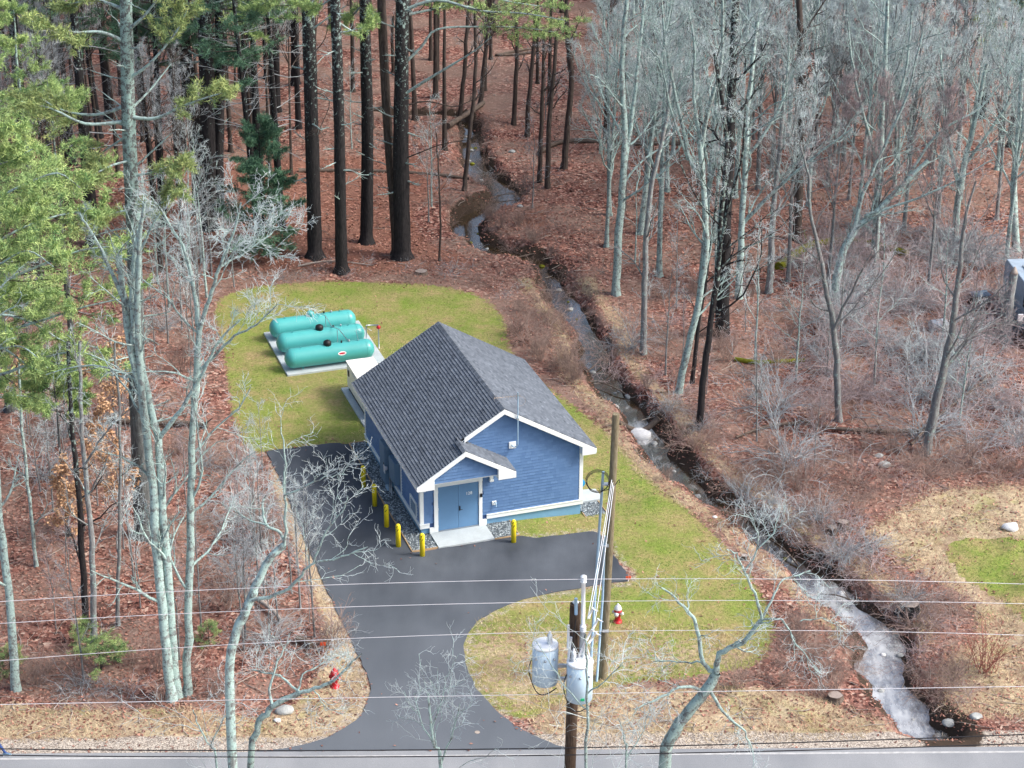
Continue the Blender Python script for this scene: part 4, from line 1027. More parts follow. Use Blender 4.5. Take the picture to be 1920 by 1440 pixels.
# ------------------------------------------------------------------ trees drawn one by one
def guided(name, label, cat, foot, limbs, wob=.0, bark_='bark_lichen', twig_='twig_pale', spec=None, group=None, seed=0, sub=None, Yp=None, nolimb=0):
    """limbs: list of (photo points, width0 px, width1 px, depth drift m); first one is the trunk, rooted at foot"""
    r = np.random.default_rng(seed); Y0 = foot[1] if Yp is None else Yp; o = empty(name, foot, 0, label, cat, group); base = np.array(foot)
    m = MB(); tms = MB(); Ps = []; Rs = []
    for k, (pts, w0, w1, dr) in enumerate(limbs):
        n = len(pts); W3 = [at(px, py, Y0 + (dr[0] + (dr[1] - dr[0]) * i / max(n - 1, 1))) for i, (px, py) in enumerate(pts)]
        if k == 0: W3 = [np.array(foot)] + W3
        W3 = catmull(W3, 4) - base; s_ = scale_at(W3[0] + base); rr = np.linspace(w0 / s_ / 2, w1 / s_ / 2, len(W3))
        W3[1:-1] += r.normal(0, .02, (len(W3) - 2, 3))
        if k == 0:
            t, _, _ = trunk_mesh(W3, rr, 10, flare=1.25); tms = t
        else: m.tube(W3, rr, 8, cap=False, mi=0)
        if k >= nolimb: Ps.append(resample(W3, 14)); Rs.append(np.interp(np.linspace(0, 1, 14), np.linspace(0, 1, len(rr)), rr))
    tms.build('trunk', M[bark_], o, smooth=True)
    sp = spec or [dict(n=8, t0=.25, t1=1, ang=(.5, 1.1), lenf=.36, K=8, up=.07, jit=.15, rf=.40, rmin=.015, fall=.3, lmin=1.2), dict(n=6, t0=.2, t1=1, ang=(.4, .95), lenf=.45, K=6, up=.05, jit=.2, rf=.6, rmin=.010, lmin=.6), dict(n=5, t0=.2, t1=1, ang=(.4, .9), lenf=.5, K=4, up=.03, jit=.2, rf=.7, rmin=.008, lmin=.35), dict(n=2, t0=.2, t1=1, ang=(.4, .9), lenf=.6, K=3, up=.03, jit=.2, rf=.7, rmin=.0065, lmin=.2)]
    levels(m, np.stack(Ps), np.stack(Rs), sp, r=r)
    m.build('crown', [M[bark_], M[twig_]], o)
    taken.append(foot[:2]); return o

SPN = dict(short=[dict(n=8, t0=.2, t1=1, ang=(.5, 1.1), lenf=.22, K=7, up=.07, jit=.15, rf=.4, rmin=.014, fall=.3), dict(n=6, t0=.2, t1=1, ang=(.4, .95), lenf=.42, K=5, up=.05, jit=.2, rf=.6, rmin=.010), dict(n=5, t0=.2, t1=1, ang=(.4, .9), lenf=.5, K=4, up=.03, jit=.2, rf=.7, rmin=.0075, lmin=.25)],
           snag=[dict(n=16, t0=.3, t1=1, ang=(1.0, 1.6), lenf=.10, K=6, up=.02, jit=.15, rf=.2, rmin=.014, fall=.1), dict(n=5, t0=.3, t1=1, ang=(.4, .95), lenf=.5, K=4, up=.03, jit=.2, rf=.6, rmin=.009)])
# left front: pale lichen trees
guided('lichen_tree', 'pale lichen-covered tree forking low, left trunk of the pair in the front left woods', 'tree', put(322, 1312),
       [([(312, 1220), (296, 1050), (284, 900), (268, 760), (246, 660), (232, 560), (222, 480)], 20, 10, (0, 1)),
        ([(284, 900), (262, 690), (258, 560), (262, 440), (270, 380)], 15, 5, (.2, -.6)), ([(232, 560), (205, 500), (180, 450), (150, 400)], 9, 3, (.8, 1.5)), ([(246, 660), (255, 560), (262, 470), (300, 400)], 9, 3, (.6, 0))], seed=1, spec=SPN['short'])
guided('lichen_tree', 'pale mottled tree right beside the forked one in the front left woods', 'tree', put(332, 1306),
       [([(322, 1180), (312, 1040), (300, 880), (296, 820), (268, 700), (250, 600), (252, 500), (260, 430)], 19, 8, (0, .5)), ([(300, 820), (330, 780), (362, 730), (385, 690), (410, 640), (450, 600)], 10, 3, (0, -1))], seed=2, spec=SPN['short'])
guided('lichen_tree', 'slender pale tree with a wide Y fork standing right of the paired trunks', 'tree', put(351, 1302),
       [([(352, 1200), (356, 1020), (360, 880), (366, 740), (374, 620)], 17, 10, (0, .5)), ([(374, 620), (366, 560), (350, 480), (318, 420), (300, 390)], 10, 3, (.5, 1)), ([(374, 620), (392, 560), (412, 500), (436, 440), (452, 380)], 9, 3, (.5, -.5)), ([(368, 700), (400, 670), (440, 630), (480, 610), (520, 570)], 7, 2, (.5, -1)), ([(412, 500), (450, 480), (492, 450), (520, 430)], 5, 2, (0, 1))], seed=3)
guided('lichen_tree', 'pale green-grey trunk at the far left edge above the road', 'tree', put(30, 1292),
       [([(22, 1180), (8, 1040), (-4, 940), (-10, 800), (-30, 650), (-60, 500)], 18, 8, (0, 1))], seed=4, spec=SPN['short'])
guided('slender_tree', 'slim trunk dark below and pale above in the left woods', 'tree', put(162, 1178),
       [([(156, 1080), (150, 960), (142, 860), (134, 780), (128, 640)], 14, 7, (0, .5))], seed=5, bark_='bark_mix', spec=SPN['short'])
guided('slender_tree', 'slim grey curved trunk beside the dark-footed one in the left woods', 'tree', put(175, 1202),
       [([(174, 1080), (168, 960), (158, 860), (152, 790), (150, 640)], 13, 6, (0, .5)), ([(160, 870), (185, 830), (215, 790)], 5, 2, (0, -.5))], seed=6, bark_='bark_grey', spec=SPN['short'])
guided('slender_tree', 'thin pale birch-like stem near the tan leaves at the left', 'tree', put(68, 1062),
       [([(60, 980), (50, 880), (40, 780), (36, 680)], 8, 4, (0, .5))], seed=7, bark_='bark_lichen', spec=SPN['short'])
guided('slender_tree', 'thin grey stem left of the paired pale trunks', 'tree', put(222, 1172), [([(222, 1050), (226, 900), (224, 780), (215, 640)], 8, 4, (0, .5))], seed=8, bark_='bark_grey', spec=SPN['short'])
# the tall pine at the left
def guided_pine(label, foot, pts, w0, w1, bark_, boughs, seed, needle='needle', name='pine_tree', dens=1.0, snags=26, tuftL=.2, drift=(0, 0), nt=8):
    r = np.random.default_rng(seed); o = empty(name, foot, 0, label, 'tree'); base = np.array(foot)
    n = len(pts); W3 = [np.array(foot)] + [at(px, py, foot[1] + drift[0] + (drift[1] - drift[0]) * i / max(n - 1, 1)) for i, (px, py) in enumerate(pts)]; W3 = catmull(W3, 4) - base
    s_ = scale_at(base); rr = np.linspace(w0 / s_ / 2, w1 / s_ / 2, len(W3)); t, _, _ = trunk_mesh(W3, rr, 12, flare=1.5); t.build('trunk', M[bark_], o, smooth=True)
    m = MB()
    for (bp, bw, d0, d1, nd) in boughs:
        k = len(bp); Bp = catmull([at(px, py, foot[1] + d0 + (d1 - d0) * i / (k - 1)) for i, (px, py) in enumerate(bp)], 4) - base; rb = np.linspace(bw / s_ / 2, .02, len(Bp))
        m.tube(Bp, rb, 6, cap=False, mi=2 if bw > 3 else 0)
        P = resample(Bp, 10)[None]; R = np.interp(np.linspace(0, 1, 10), np.linspace(0, 1, len(rb)), rb)[None]
        P2, R2 = grow(P, R, 11, max(.15, 1 - nd), 1.0, (.5, 1.1), .30, 6, up=.03, jit=.12, rf=.4, rmin=.01, flat=.45, fall=.45, lmin=.5, r=r); m.tubes(P2, R2, 4, mi=0)
        P3, R3 = grow(P2, R2, 7, .15, 1.0, (.5, 1.0), .40, 4, up=.03, jit=.15, rf=.5, rmin=.006, flat=.5, lmin=.25, r=r); m.tubes(P3, R3, 3, mi=0)
        if nd > 0:
            C = np.vstack([P3[:, 1:].reshape(-1, 3), P2[:, 3:].reshape(-1, 3)]); D = np.vstack([unit(np.diff(P3, axis=1)).reshape(-1, 3), unit(np.diff(P2[:, 2:], axis=1)).reshape(-1, 3)])
            tufts(m, C, D, nt, tuftL * 1.15, .017, np.clip(r.normal(.5, .2, len(C)), 0, 1), r)
    P = resample(W3, 16)[None]; R = np.interp(np.linspace(0, 1, 16), np.linspace(0, 1, len(rr)), rr)[None]
    if snags:
        Pd, Rd = grow(P, R, snags, .2, .98, (1.2, 1.7), .075, 6, up=.03, jit=.13, rf=.16, rmin=.018, fall=.1, r=r); m.tubes(Pd, Rd, 4, mi=2)
        P3, R3 = grow(Pd, Rd, 4, .3, 1, (.4, .9), .5, 4, jit=.15, rmin=.008, r=r); m.tubes(P3, R3, 3, mi=2)
    m.build('crown', [M['bark_brown'], M[needle], M['bark_lichen']], o); taken.append(foot[:2]); return o
guided_pine('tall pine with a thick pale lichen trunk over the left woods, dark foot', put(270, 1006),
            [(264, 900), (258, 740), (254, 560), (250, 420), (242, 260), (238, 100), (234, -60)], 32, 19, 'bark_pine_top',
            [([(240, 218), (290, 222), (340, 200), (380, 185), (425, 172)], 7, 0, -1, .62), ([(236, 150), (280, 120), (330, 60), (350, 20)], 7, 0, -.8, .5), ([(235, 60), (270, 30), (310, -20)], 8, 0, -1, .2),
             ([(232, 200), (180, 215), (120, 208), (70, 180)], 7, 0, 1, .6), ([(230, 228), (160, 232), (100, 205), (40, 190)], 7, 0, -1, .6), ([(240, 210), (280, 170), (322, 118)], 5, 0, 1, .0), ([(256, 310), (300, 270), (322, 248)], 4, 0, 0, .0),
             ([(250, 330), (300, 320), (350, 300), (345, 330)], 5, 0, -1.5, .8), ([(246, 250), (215, 270), (190, 290), (180, 330)], 5, 0, 1, .6), ([(238, 80), (190, 60), (130, 60), (60, 40)], 7, 0, -1, .7), ([(236, 20), (180, 0), (120, 10)], 7, 0, 1, .7),
             ([(250, 300), (210, 310), (170, 330), (120, 350)], 5, 0, -2, .8), ([(262, 420), (290, 390), (320, 370), (345, 365)], 4, 0, -2, .9), ([(256, 390), (215, 400), (180, 420), (140, 430)], 4, 0, -2, .9)], 21, 'needle_yellow')
# black-trunked pines behind the lawn
topn = dict(needle='needle', snags=20)
guided_pine('black-trunked pine with mint lichen above, leftmost of the row behind the lawn', put(590, 480), [(588, 380), (584, 240), (580, 100), (574, -40), (570, -160)], 27, 19, 'bark_pine', [([(578, 60), (620, 30), (650, 10)], 4, 0, -1, .0), ([(576, -40), (520, -10), (470, 20)], 5, 0, 1, .6), ([(584, 170), (618, 190), (600, 240)], 3, 0, -1, 0)], 22, **topn)
guided_pine('pine grey above and black at the foot, second of the row behind the lawn', put(640, 508), [(638, 400), (636, 260), (632, 120), (628, -20), (626, -160)], 22, 16, 'bark_pine', [([(630, -10), (600, 10), (560, 5)], 4, 0, 1, .7), ([(632, 40), (670, 60), (700, 30)], 4, 0, 2, .7)], 23, **topn)
guided_pine('smooth black pine trunk, third of the row behind the lawn', put(686, 455), [(688, 340), (688, 220), (685, 100), (683, -30), (682, -160)], 23, 17, 'bark_pine', [([(684, 0), (660, 30), (630, 40)], 4, 0, 1, .8)], 24, **topn)
guided_pine('thin dark pine stem leaning against the thick black one behind the lawn', put(744, 476), [(738, 380), (728, 260), (720, 120), (714, -20), (710, -140)], 18, 14, 'bark_brown', [], 25, needle='needle', snags=10)
guided_pine('thickest black pine with long lichen boughs reaching right over the brook', put(754, 484), [(752, 380), (751, 240), (752, 120), (754, -20), (756, -160)], 31, 21, 'bark_pine',
            [([(756, 178), (800, 150), (850, 120), (890, 95), (922, 68)], 7, 0, -1, .0), ([(757, 120), (790, 88), (820, 55), (900, 50), (980, 52), (1040, 60)], 6, 0, 1, .45), ([(756, 20), (820, 0), (900, 20), (980, 25), (1060, 38)], 7, 0, -1, .72), ([(756, -20), (840, -30), (940, 0), (1040, 15)], 7, 0, 1.5, .8), ([(752, 30), (800, 20), (850, 10), (900, 15)], 6, 1, 3, .8),
             ([(754, 200), (800, 190), (850, 200), (880, 190)], 3, 0, 1, 0), ([(752, 300), (790, 285), (830, 270), (880, 262)], 3, 0, -1, 0)], 26, **topn)
for k, (q, up_, w_, lab) in enumerate([((372, 402), 345, 20, 'dark pine trunk on the left of the clustered three beyond the driveway woods'), ((392, 428), 384, 26, 'thickest black trunk of the clustered three beyond the driveway woods'), ((410, 404), 412, 19, 'dark pine trunk on the right of the clustered three beyond the driveway woods')]):
    f = put(*q); x0, y0 = q
    guided_pine(lab, f, [(x0 - 2, y0 - 100), ((x0 + up_) / 2, y0 - 220), (up_, 60), (up_ - 6, -100)], w_ + 4, w_ - 4, 'bark_pine', [([(up_, 90), (up_ + 40, 110), (up_ + 70, 100)], 4, 0, -2, .8), ([(up_, 40), (up_ - 50, 60), (up_ - 90, 40)], 4, 0, 1, .8), ([(up_, 10), (up_ + 60, 0), (up_ + 110, 30)], 4, 0, 2, .8)], 30 + k, needle='needle_dark', snags=24)
# dark little evergreen beside the black pines
plant('young_evergreen', SP, put(497, 478), 'small dark green evergreen standing left of the black pine row', 'tree', s=1.1, rz=1.0)
for _q in ((497, 478), (480, 500), (515, 500), (500, 530), (470, 478), (530, 480)): taken.append(put(*_q)[:2])
# large bright pine at the left edge, and its neighbours
def pxtop(q, py): # height of a tree at foot q that reaches photo row py
    return at(q[0], py, 0)
guided_pine('bright green pine sweeping its boughs in from the left edge of the picture', put(-75, 1120), [(-78, 980), (-80, 800), (-78, 600), (-76, 400), (-74, 260)], 26, 8, 'bark_pine_top',
            [([(-78, 560), (0, 530), (70, 500), (150, 470), (215, 462)], 7, 0, -1.5, .9), ([(-78, 650), (0, 625), (80, 600), (160, 575), (228, 560)], 7, 0, -1, .9), ([(-78, 720), (10, 700), (80, 672), (150, 660), (224, 690)], 7, 0, -2, .9), ([(-78, 500), (0, 450), (60, 420), (130, 400), (190, 402)], 6, 0, 1, .9),
             ([(-78, 430), (0, 370), (60, 340), (110, 325), (150, 352)], 6, 0, -1, .9), ([(-78, 610), (0, 590), (60, 605), (120, 640), (185, 652)], 6, 0, .8, .9), ([(-78, 760), (0, 745), (40, 742), (90, 752)], 5, 0, 1, .8), ([(-78, 560), (-20, 560), (40, 552), (100, 545)], 5, 0, 2, .9), ([(-78, 460), (-20, 430), (30, 400), (70, 380)], 5, 0, 2.5, .9),
             ([(-76, 360), (-30, 320), (20, 300), (60, 280)], 5, 0, 0, .9), ([(-78, 680), (-20, 660), (40, 650), (90, 690)], 5, 0, -3, .9), ([(-78, 520), (-10, 500), (50, 470), (100, 500)], 5, 0, -3, .9), ([(-76, 300), (-30, 260), (20, 240)], 4, 0, -1, .9), ([(-78, 640), (0, 650), (60, 690), (110, 700)], 5, 0, -1.6, .9)], 27, snags=6, nt=12, tuftL=.22)
for (q, s_, pr_, lab, rz) in [((-30, 905), 1.0, GP2, 'green pine behind the bright one at the left edge', 2.0),
                              ((20, 770), .98, GP2, 'tall green pine in the upper left woods, nearest the left edge', 3.3), ((140, 690), .9, GP, 'green pine behind the thick lichen trunk in the upper left woods', 4.5),
                              ((-60, 640), 1.0, GP, 'green pine half out of view in the upper left corner woods', 5.2), ((80, 560), .85, GP2, 'smaller green pine deeper in the upper left woods', .3)]:
    f = put(*q); plant('pine_tree', pr_, f, lab, 'tree', s=s_, rz=rz); taken.append(f[:2])
f = put(128, 1005); plant('pine_tree', pine(8.6, .09, .70, 1.5, seed=66, dens=1.5, mats=('bark_pine_top', 'needle'), nt=14, L=.2, w=.017, dead=5, gap=.30), f, 'slim young pine with one dense round green crown low in the left woods', 'tree', s=1.0, rz=1.3)
# right-hand woods, single trees
guided('lichen_tree', 'pair of pale grey-green stems rising side by side over the brook in the right woods', 'tree', put(1155, 552), [([(1160, 440), (1168, 330), (1172, 240), (1166, 120), (1176, 0)], 15, 7, (0, .5)), ([(1168, 330), (1182, 240), (1194, 140), (1206, 20), (1212, -60)], 9, 4, (.2, 1))], seed=41)
guided('dark_tree', 'dark slim trunk curving up, lowest in the right woods near the brook', 'tree', put(1310, 802), [([(1318, 720), (1332, 610), (1346, 500), (1352, 400), (1362, 260), (1340, 100)], 13, 6, (0, .5)), ([(1346, 500), (1362, 400), (1390, 300), (1400, 180)], 7, 3, (0, -1))], seed=42, bark_='bark_mix')
guided('lichen_tree', 'pale leaning stem forking into a tall Y in the right woods', 'tree', put(1272, 736), [([(1290, 650), (1312, 560), (1324, 450), (1318, 350), (1312, 260)], 13, 9, (0, .5)), ([(1318, 340), (1290, 290), (1268, 180), (1250, 100), (1240, 0)], 8, 3, (.3, 1)), ([(1314, 280), (1330, 200), (1352, 120), (1356, 0), (1360, -60)], 9, 4, (.5, -.5)), ([(1314, 260), (1300, 180), (1302, 90), (1290, 20)], 7, 3, (.5, 1)), ([(1290, 300), (1256, 200), (1240, 120), (1215, 90)], 5, 2, (.5, 0))], seed=43)
guided('dark_tree', 'thick dark trunk in the middle of the right woods', 'tree', put(1352, 628), [([(1356, 540), (1360, 440), (1366, 320), (1372, 160), (1380, 0)], 27, 12, (0, .5))], seed=44, bark_='bark_pine', spec=SPN['short'], twig_='twig')
guided('dark_tree', 'dark thin trunk beside the pale leaning one in the right woods', 'tree', put(1298, 718), [([(1306, 640), (1318, 560), (1330, 480), (1345, 360)], 8, 4, (0, .5))], seed=45, bark_='bark_mix', spec=SPN['short'])
guided('grey_tree', 'slim grey trunk nearest the brook in the right woods', 'tree', put(1206, 664), [([(1208, 560), (1212, 440), (1225, 330), (1245, 250), (1262, 120)], 12, 5, (0, .5))], seed=46, bark_='bark_grey', spec=SPN['short'])
guided('dark_tree', 'dark straight trunk with a mossy foot in the upper right woods', 'tree', put(1495, 452), [([(1497, 380), (1500, 290), (1504, 180), (1500, 60), (1498, -40)], 17, 9, (0, .5))], seed=47, bark_='bark_brown')
guided('grey_tree', 'grey trunk left of the fallen mossy log by the side channel', 'tree', put(1442, 548), [([(1446, 470), (1450, 390), (1462, 280), (1470, 140)], 13, 6, (0, .5))], seed=48, bark_='bark_grey')
guided('grey_tree', 'crooked grey tree with a bent top among the brush at the right', 'tree', put(1572, 790), [([(1570, 700), (1562, 610), (1548, 540), (1538, 480), (1520, 400), (1516, 330), (1500, 270)], 13, 2.5, (0, .5)), ([(1562, 620), (1590, 560), (1620, 500), (1640, 460)], 6, 2, (0, -1))], seed=49, bark_='bark_grey', twig_='twig_mauve')
guided('grey_tree', 'dark leaning trunk rising from the brush at the far right', 'tree', put(1736, 850), [([(1750, 780), (1768, 700), (1784, 620), (1796, 540), (1802, 470), (1812, 400), (1830, 340)], 18, 2.5, (0, .5)), ([(1768, 700), (1800, 650), (1840, 620), (1880, 590)], 6, 2, (0, 1))], seed=50, bark_='bark_grey', twig_='twig_mauve')
guided('lichen_tree', 'lichen tree leaning right with one long limb over the upper right woods', 'tree', put(1562, 560), [([(1574, 500), (1596, 440), (1640, 400), (1690, 350), (1740, 300)], 16, 7, (0, 1)), ([(1600, 436), (1620, 360), (1660, 270), (1700, 180), (1730, 60)], 8, 3, (.3, 1)), ([(1620, 405), (1700, 380), (1790, 340), (1860, 300)], 6, 2, (.3, -1)), ([(1690, 350), (1760, 250), (1840, 200), (1900, 120)], 6, 2, (1, 2))], seed=51)
guided('lichen_tree', 'pale tree with a long limb slanting up to the right, above the thick dark trunk', 'tree', put(1385, 560), [([(1388, 480), (1392, 400), (1398, 300), (1404, 180), (1420, 40)], 13, 7, (0, .5)), ([(1392, 420), (1450, 360), (1520, 300), (1600, 240)], 8, 3, (.3, -1)), ([(1398, 300), (1440, 240), (1470, 180), (1480, 90)], 7, 3, (.3, 1))], seed=52)
guided('lichen_tree', 'broad fine-twigged pale tree in the upper right, behind the leaning one', 'tree', put(1640, 500), [([(1644, 400), (1650, 300), (1656, 200), (1660, 100), (1664, 0)], 14, 6, (0, .5)), ([(1650, 300), (1680, 210), (1700, 120), (1710, 20)], 7, 3, (.3, 1)), ([(1648, 320), (1620, 220), (1600, 130), (1590, 40)], 7, 3, (.3, -1))], seed=53)
guided('lichen_tree', 'pale tree near the right edge with limbs fanning upwards', 'tree', put(1790, 450), [([(1796, 380), (1810, 300), (1830, 220), (1850, 120)], 13, 6, (0, .5)), ([(1800, 360), (1780, 270), (1770, 170), (1760, 60)], 8, 3, (.3, 1)), ([(1808, 310), (1860, 240), (1900, 170), (1940, 80)], 7, 3, (.3, -1))], seed=54)
guided('lichen_tree', 'pale grey tree at the right edge behind the parked vehicle', 'tree', put(1905, 470), [([(1900, 380), (1905, 300), (1912, 200), (1918, 100)], 14, 6, (0, .5))], seed=55)
# middle: slim trunks by the brook
for k, (q, tp_, w_, lab) in enumerate([((870, 358), [(876, 300), (884, 220), (892, 120), (890, 0)], 9, 'slim trunk on the left bank close to the bright bend of the brook'), ((963, 234), [(966, 160), (970, 90), (966, 20)], 9, 'dark slim trunk highest up beside the brook'),
        ((988, 256), [(992, 180), (1000, 100), (1004, 20)], 9, 'dark trunk second in the line right of the brook'), ((1012, 342), [(1014, 260), (1018, 160), (1020, 60)], 9, 'left trunk of the close pair right of the brook bend'), ((1027, 352), [(1028, 260), (1036, 160), (1044, 60)], 10, 'right trunk of the close pair right of the brook bend'),
        ((1057, 316), [(1064, 240), (1072, 160), (1064, 60), (1062, 0)], 12, 'dark forked tree with flared roots right of the brook bend'), ((860, 238), [(868, 160), (874, 80), (880, 0)], 9, 'dark trunk beyond the brook where it disappears'), ((900, 200), [(906, 140), (914, 70), (920, 10)], 9, 'leaning dark trunk behind the uppermost brook bend'),
        ((824, 490), [(826, 400), (822, 320), (818, 250)], 4, 'very thin wavy stem right of the thick black pine'), ((820, 60), [(822, 30), (824, 0)], 7, 'far dark trunk above the long lichen bough'), ((737, 135), [(735, 80), (738, 30)], 7, 'far trunk seen just left of the thick black pine')]):
    guided('dark_tree', lab, 'tree', put(*q), [(tp_, w_, w_ * .6, (0, .4))], seed=80 + k, bark_='bark_brown', twig_='twig', spec=[dict(n=7, t0=.45, t1=1, ang=(.5, 1.1), lenf=.22, K=7, up=.07, jit=.15, rf=.4, rmin=.014, fall=.3), dict(n=6, t0=.2, t1=1, ang=(.4, .95), lenf=.42, K=5, up=.05, jit=.2, rf=.6, rmin=.009), dict(n=4, t0=.2, t1=1, ang=(.4, .9), lenf=.5, K=4, up=.03, jit=.2, rf=.7, rmin=.0075, lmin=.25)])
# trees across the road, close to the camera (their feet are below the picture)
RN = G(440, 1440)[1]
def foot_at(px, Yv):
    d = ray(px, 1500); return np.array([at(px, 1500, Yv)[0], Yv, H(at(px, 1500, Yv)[0], Yv)])
FT = [dict(n=5, t0=.35, t1=1, ang=(.5, 1.1), lenf=.45, K=10, up=.04, jit=.22, rf=.40, rmin=.012, fall=.3, lmin=1.0), dict(n=5, t0=.15, t1=1, ang=(.5, 1.1), lenf=.45, K=8, up=.03, jit=.24, rf=.6, rmin=.007, lmin=.55), dict(n=4, t0=.2, t1=1, ang=(.5, 1.1), lenf=.5, K=5, up=.02, jit=.24, rf=.7, rmin=.0052, lmin=.28)]
guided('roadside_tree', 'crooked lichen tree bending right over the driveway edge, in front at the left', 'tree', foot_at(446, -27), [([(437, 1440), (430, 1262), (441, 1190), (470, 1127), (481, 1096), (504, 1050), (533, 1022)], 19, 11, (0, .5)), ([(533, 1022), (526, 1000), (500, 985), (492, 950), (498, 930)], 7, 3, (.5, 1)), ([(533, 1022), (536, 960), (532, 910), (535, 860), (527, 800)], 6, 2, (.5, .5)), ([(535, 928), (570, 915), (610, 895), (652, 890)], 4, 1.5, (.5, 0)), ([(470, 1127), (520, 1115), (560, 1085), (585, 1058), (640, 1045), (690, 1025)], 8, 2, (0, -1)), ([(588, 1055), (610, 1000), (640, 960), (652, 930)], 4, 1.5, (-.5, -1)), ([(500, 985), (470, 975), (440, 960)], 4, 1.5, (.6, 1))], seed=91, spec=FT, nolimb=1)
guided('roadside_tree', 'low lichen tree with a bough curving right across the red hydrant', 'tree', foot_at(468, -26.4), [([(470, 1440), (481, 1372), (492, 1342), (518, 1320), (561, 1299)], 13, 9, (0, 0)), ([(561, 1299), (600, 1288), (627, 1275), (656, 1246), (678, 1226)], 8, 3, (0, -.5)), ([(510, 1322), (506, 1290), (520, 1240), (545, 1200)], 6, 2, (0, .5)), ([(561, 1299), (530, 1270), (500, 1262), (470, 1255)], 5, 2, (0, 1)), ([(561, 1299), (568, 1265), (600, 1245), (640, 1228)], 4, 1.5, (0, .5)), ([(585, 1290), (600, 1310), (610, 1332)], 3, 1, (0, -.3))], seed=92, spec=FT, nolimb=1)
guided('roadside_tree', 'large leaning lichen tree at the lower right spreading over the grass', 'tree', foot_at(1225, -27), [([(1245, 1440), (1261, 1378), (1290, 1335), (1321, 1297), (1343, 1261)], 22, 16, (0, 0)), ([(1343, 1261), (1318, 1243), (1307, 1180), (1293, 1151), (1268, 1123), (1240, 1102)], 10, 3, (0, .5)), ([(1343, 1261), (1350, 1226), (1392, 1204), (1428, 1162)], 12, 8, (0, -.3)), ([(1428, 1162), (1414, 1112), (1396, 1073), (1380, 1040), (1362, 1030)], 6, 2, (-.3, -1)), ([(1428, 1162), (1453, 1112), (1470, 1085), (1520, 1070)], 5, 2, (-.3, .5)), ([(1396, 1073), (1415, 1040), (1420, 1000), (1405, 960)], 4, 1.5, (-.6, -.5)), ([(1420, 1030), (1450, 1000), (1470, 975)], 3, 1.2, (-.6, -.5)),
        ([(1428, 1162), (1467, 1164), (1495, 1208), (1537, 1261)], 5, 1.5, (-.3, -1)), ([(1321, 1297), (1282, 1286), (1240, 1307), (1190, 1330)], 7, 2.5, (0, -.8)), ([(1330, 1290), (1357, 1336), (1396, 1371), (1412, 1410)], 7, 2, (0, -.6)), ([(1318, 1243), (1270, 1240), (1225, 1240)], 4, 2, (.2, 1)), ([(1500, 1165), (1540, 1160), (1570, 1175)], 2.5, 1, (-.5, -.5))], seed=93, spec=FT, nolimb=1)
guided('roadside_tree', 'small twiggy tree in front of the driveway mouth', 'tree', foot_at(822, -26.2), [([(828, 1440), (815, 1400), (806, 1350), (804, 1300)], 8, 3, (0, 0)), ([(815, 1400), (790, 1350), (776, 1300)], 3, 1.2, (0, .5)), ([(828, 1430), (850, 1370), (862, 1320)], 4, 1.4, (0, -.5)), ([(806, 1370), (826, 1320), (835, 1270)], 3, 1.2, (0, .3))], seed=94, spec=FT)
guided('roadside_tree', 'thin bare tree in front of the transformers', 'tree', foot_at(1092, -28.6), [([(1100, 1440), (1102, 1330), (1100, 1240), (1098, 1190)], 6, 3, (0, 0)), ([(1100, 1330), (1060, 1290), (1030, 1240), (1000, 1200)], 3, 1.2, (0, .5)), ([(1102, 1300), (1140, 1270), (1170, 1240)], 3, 1.2, (0, -.4))], seed=95, spec=[dict(FT[0], n=7), dict(FT[1], n=5), dict(FT[2], n=4)])
guided('roadside_tree', 'low twigs of a tree in front of the road right of the transformer pole', 'tree', foot_at(1180, -27.6), [([(1175, 1440), (1170, 1390), (1160, 1350)], 5, 2, (0, 0)), ([(1175, 1420), (1200, 1380), (1215, 1340)], 3, 1.2, (0, .4))], seed=96, spec=[dict(FT[0], n=7), dict(FT[1], n=5), dict(FT[2], n=4)])
guided('roadside_tree', 'small twiggy tree between the two crooked lichen trees at the left front', 'tree', foot_at(412, -26), [([(408, 1440), (395, 1400), (372, 1360), (362, 1330)], 5, 2, (0, 0)), ([(395, 1400), (420, 1350), (440, 1310)], 3, 1.2, (0, .4))], seed=97, spec=[dict(FT[0], n=7), dict(FT[1], n=5), dict(FT[2], n=4)])

# ------------------------------------------------------------------ background woods
def ok_ground(p, m=.6):
    x, y = np.array([p[0]]), np.array([p[1]])
    if ldist(x, y, SL, SW)[0] < m + .3: return False
    if sdist(x, y, LAWN1)[0] > -m or sdist(x, y, DRIVE)[0] > -m or sdist(x, y, GREEN2)[0] > -m: return False
    if road_d(x, y)[0] > -2.6: return False
    lx = p[0] * CA + p[1] * SA; ly = -p[0] * SA + p[1] * CA
    if -2 < lx < 9 and -2.5 < ly < 24.5: return False
    return True
def scatter(n, x0, x1, y0, y1, d, f, tries=30):
    c = 0
    for _ in range(n * tries):
        if c >= n: break
        px, py = rng.uniform(x0, x1), rng.uniform(y0, y1); p = G(px, py)
        if not ok_ground(p) or not free(p, d): continue
        f(p, px, py); taken.append(p[:2]); c += 1
    return c
def depth_scatter(n, pxr, Yr, d, f, tries=40):
    """uniform over the ground between two distances, inside a range of view directions"""
    c = 0
    for _ in range(n * tries):
        if c >= n: break
        Yv = rng.uniform(*Yr); px = rng.uniform(*pxr); s_ = at(px, 0, Yv)[0]; p = np.array([s_, Yv, 0.0])
        px_, py_ = pix(p)
        if not ok_ground(p) or not free(p, d): continue
        if f(p, px_, py_) is False: continue
        taken.append(p[:2]); c += 1
    return c
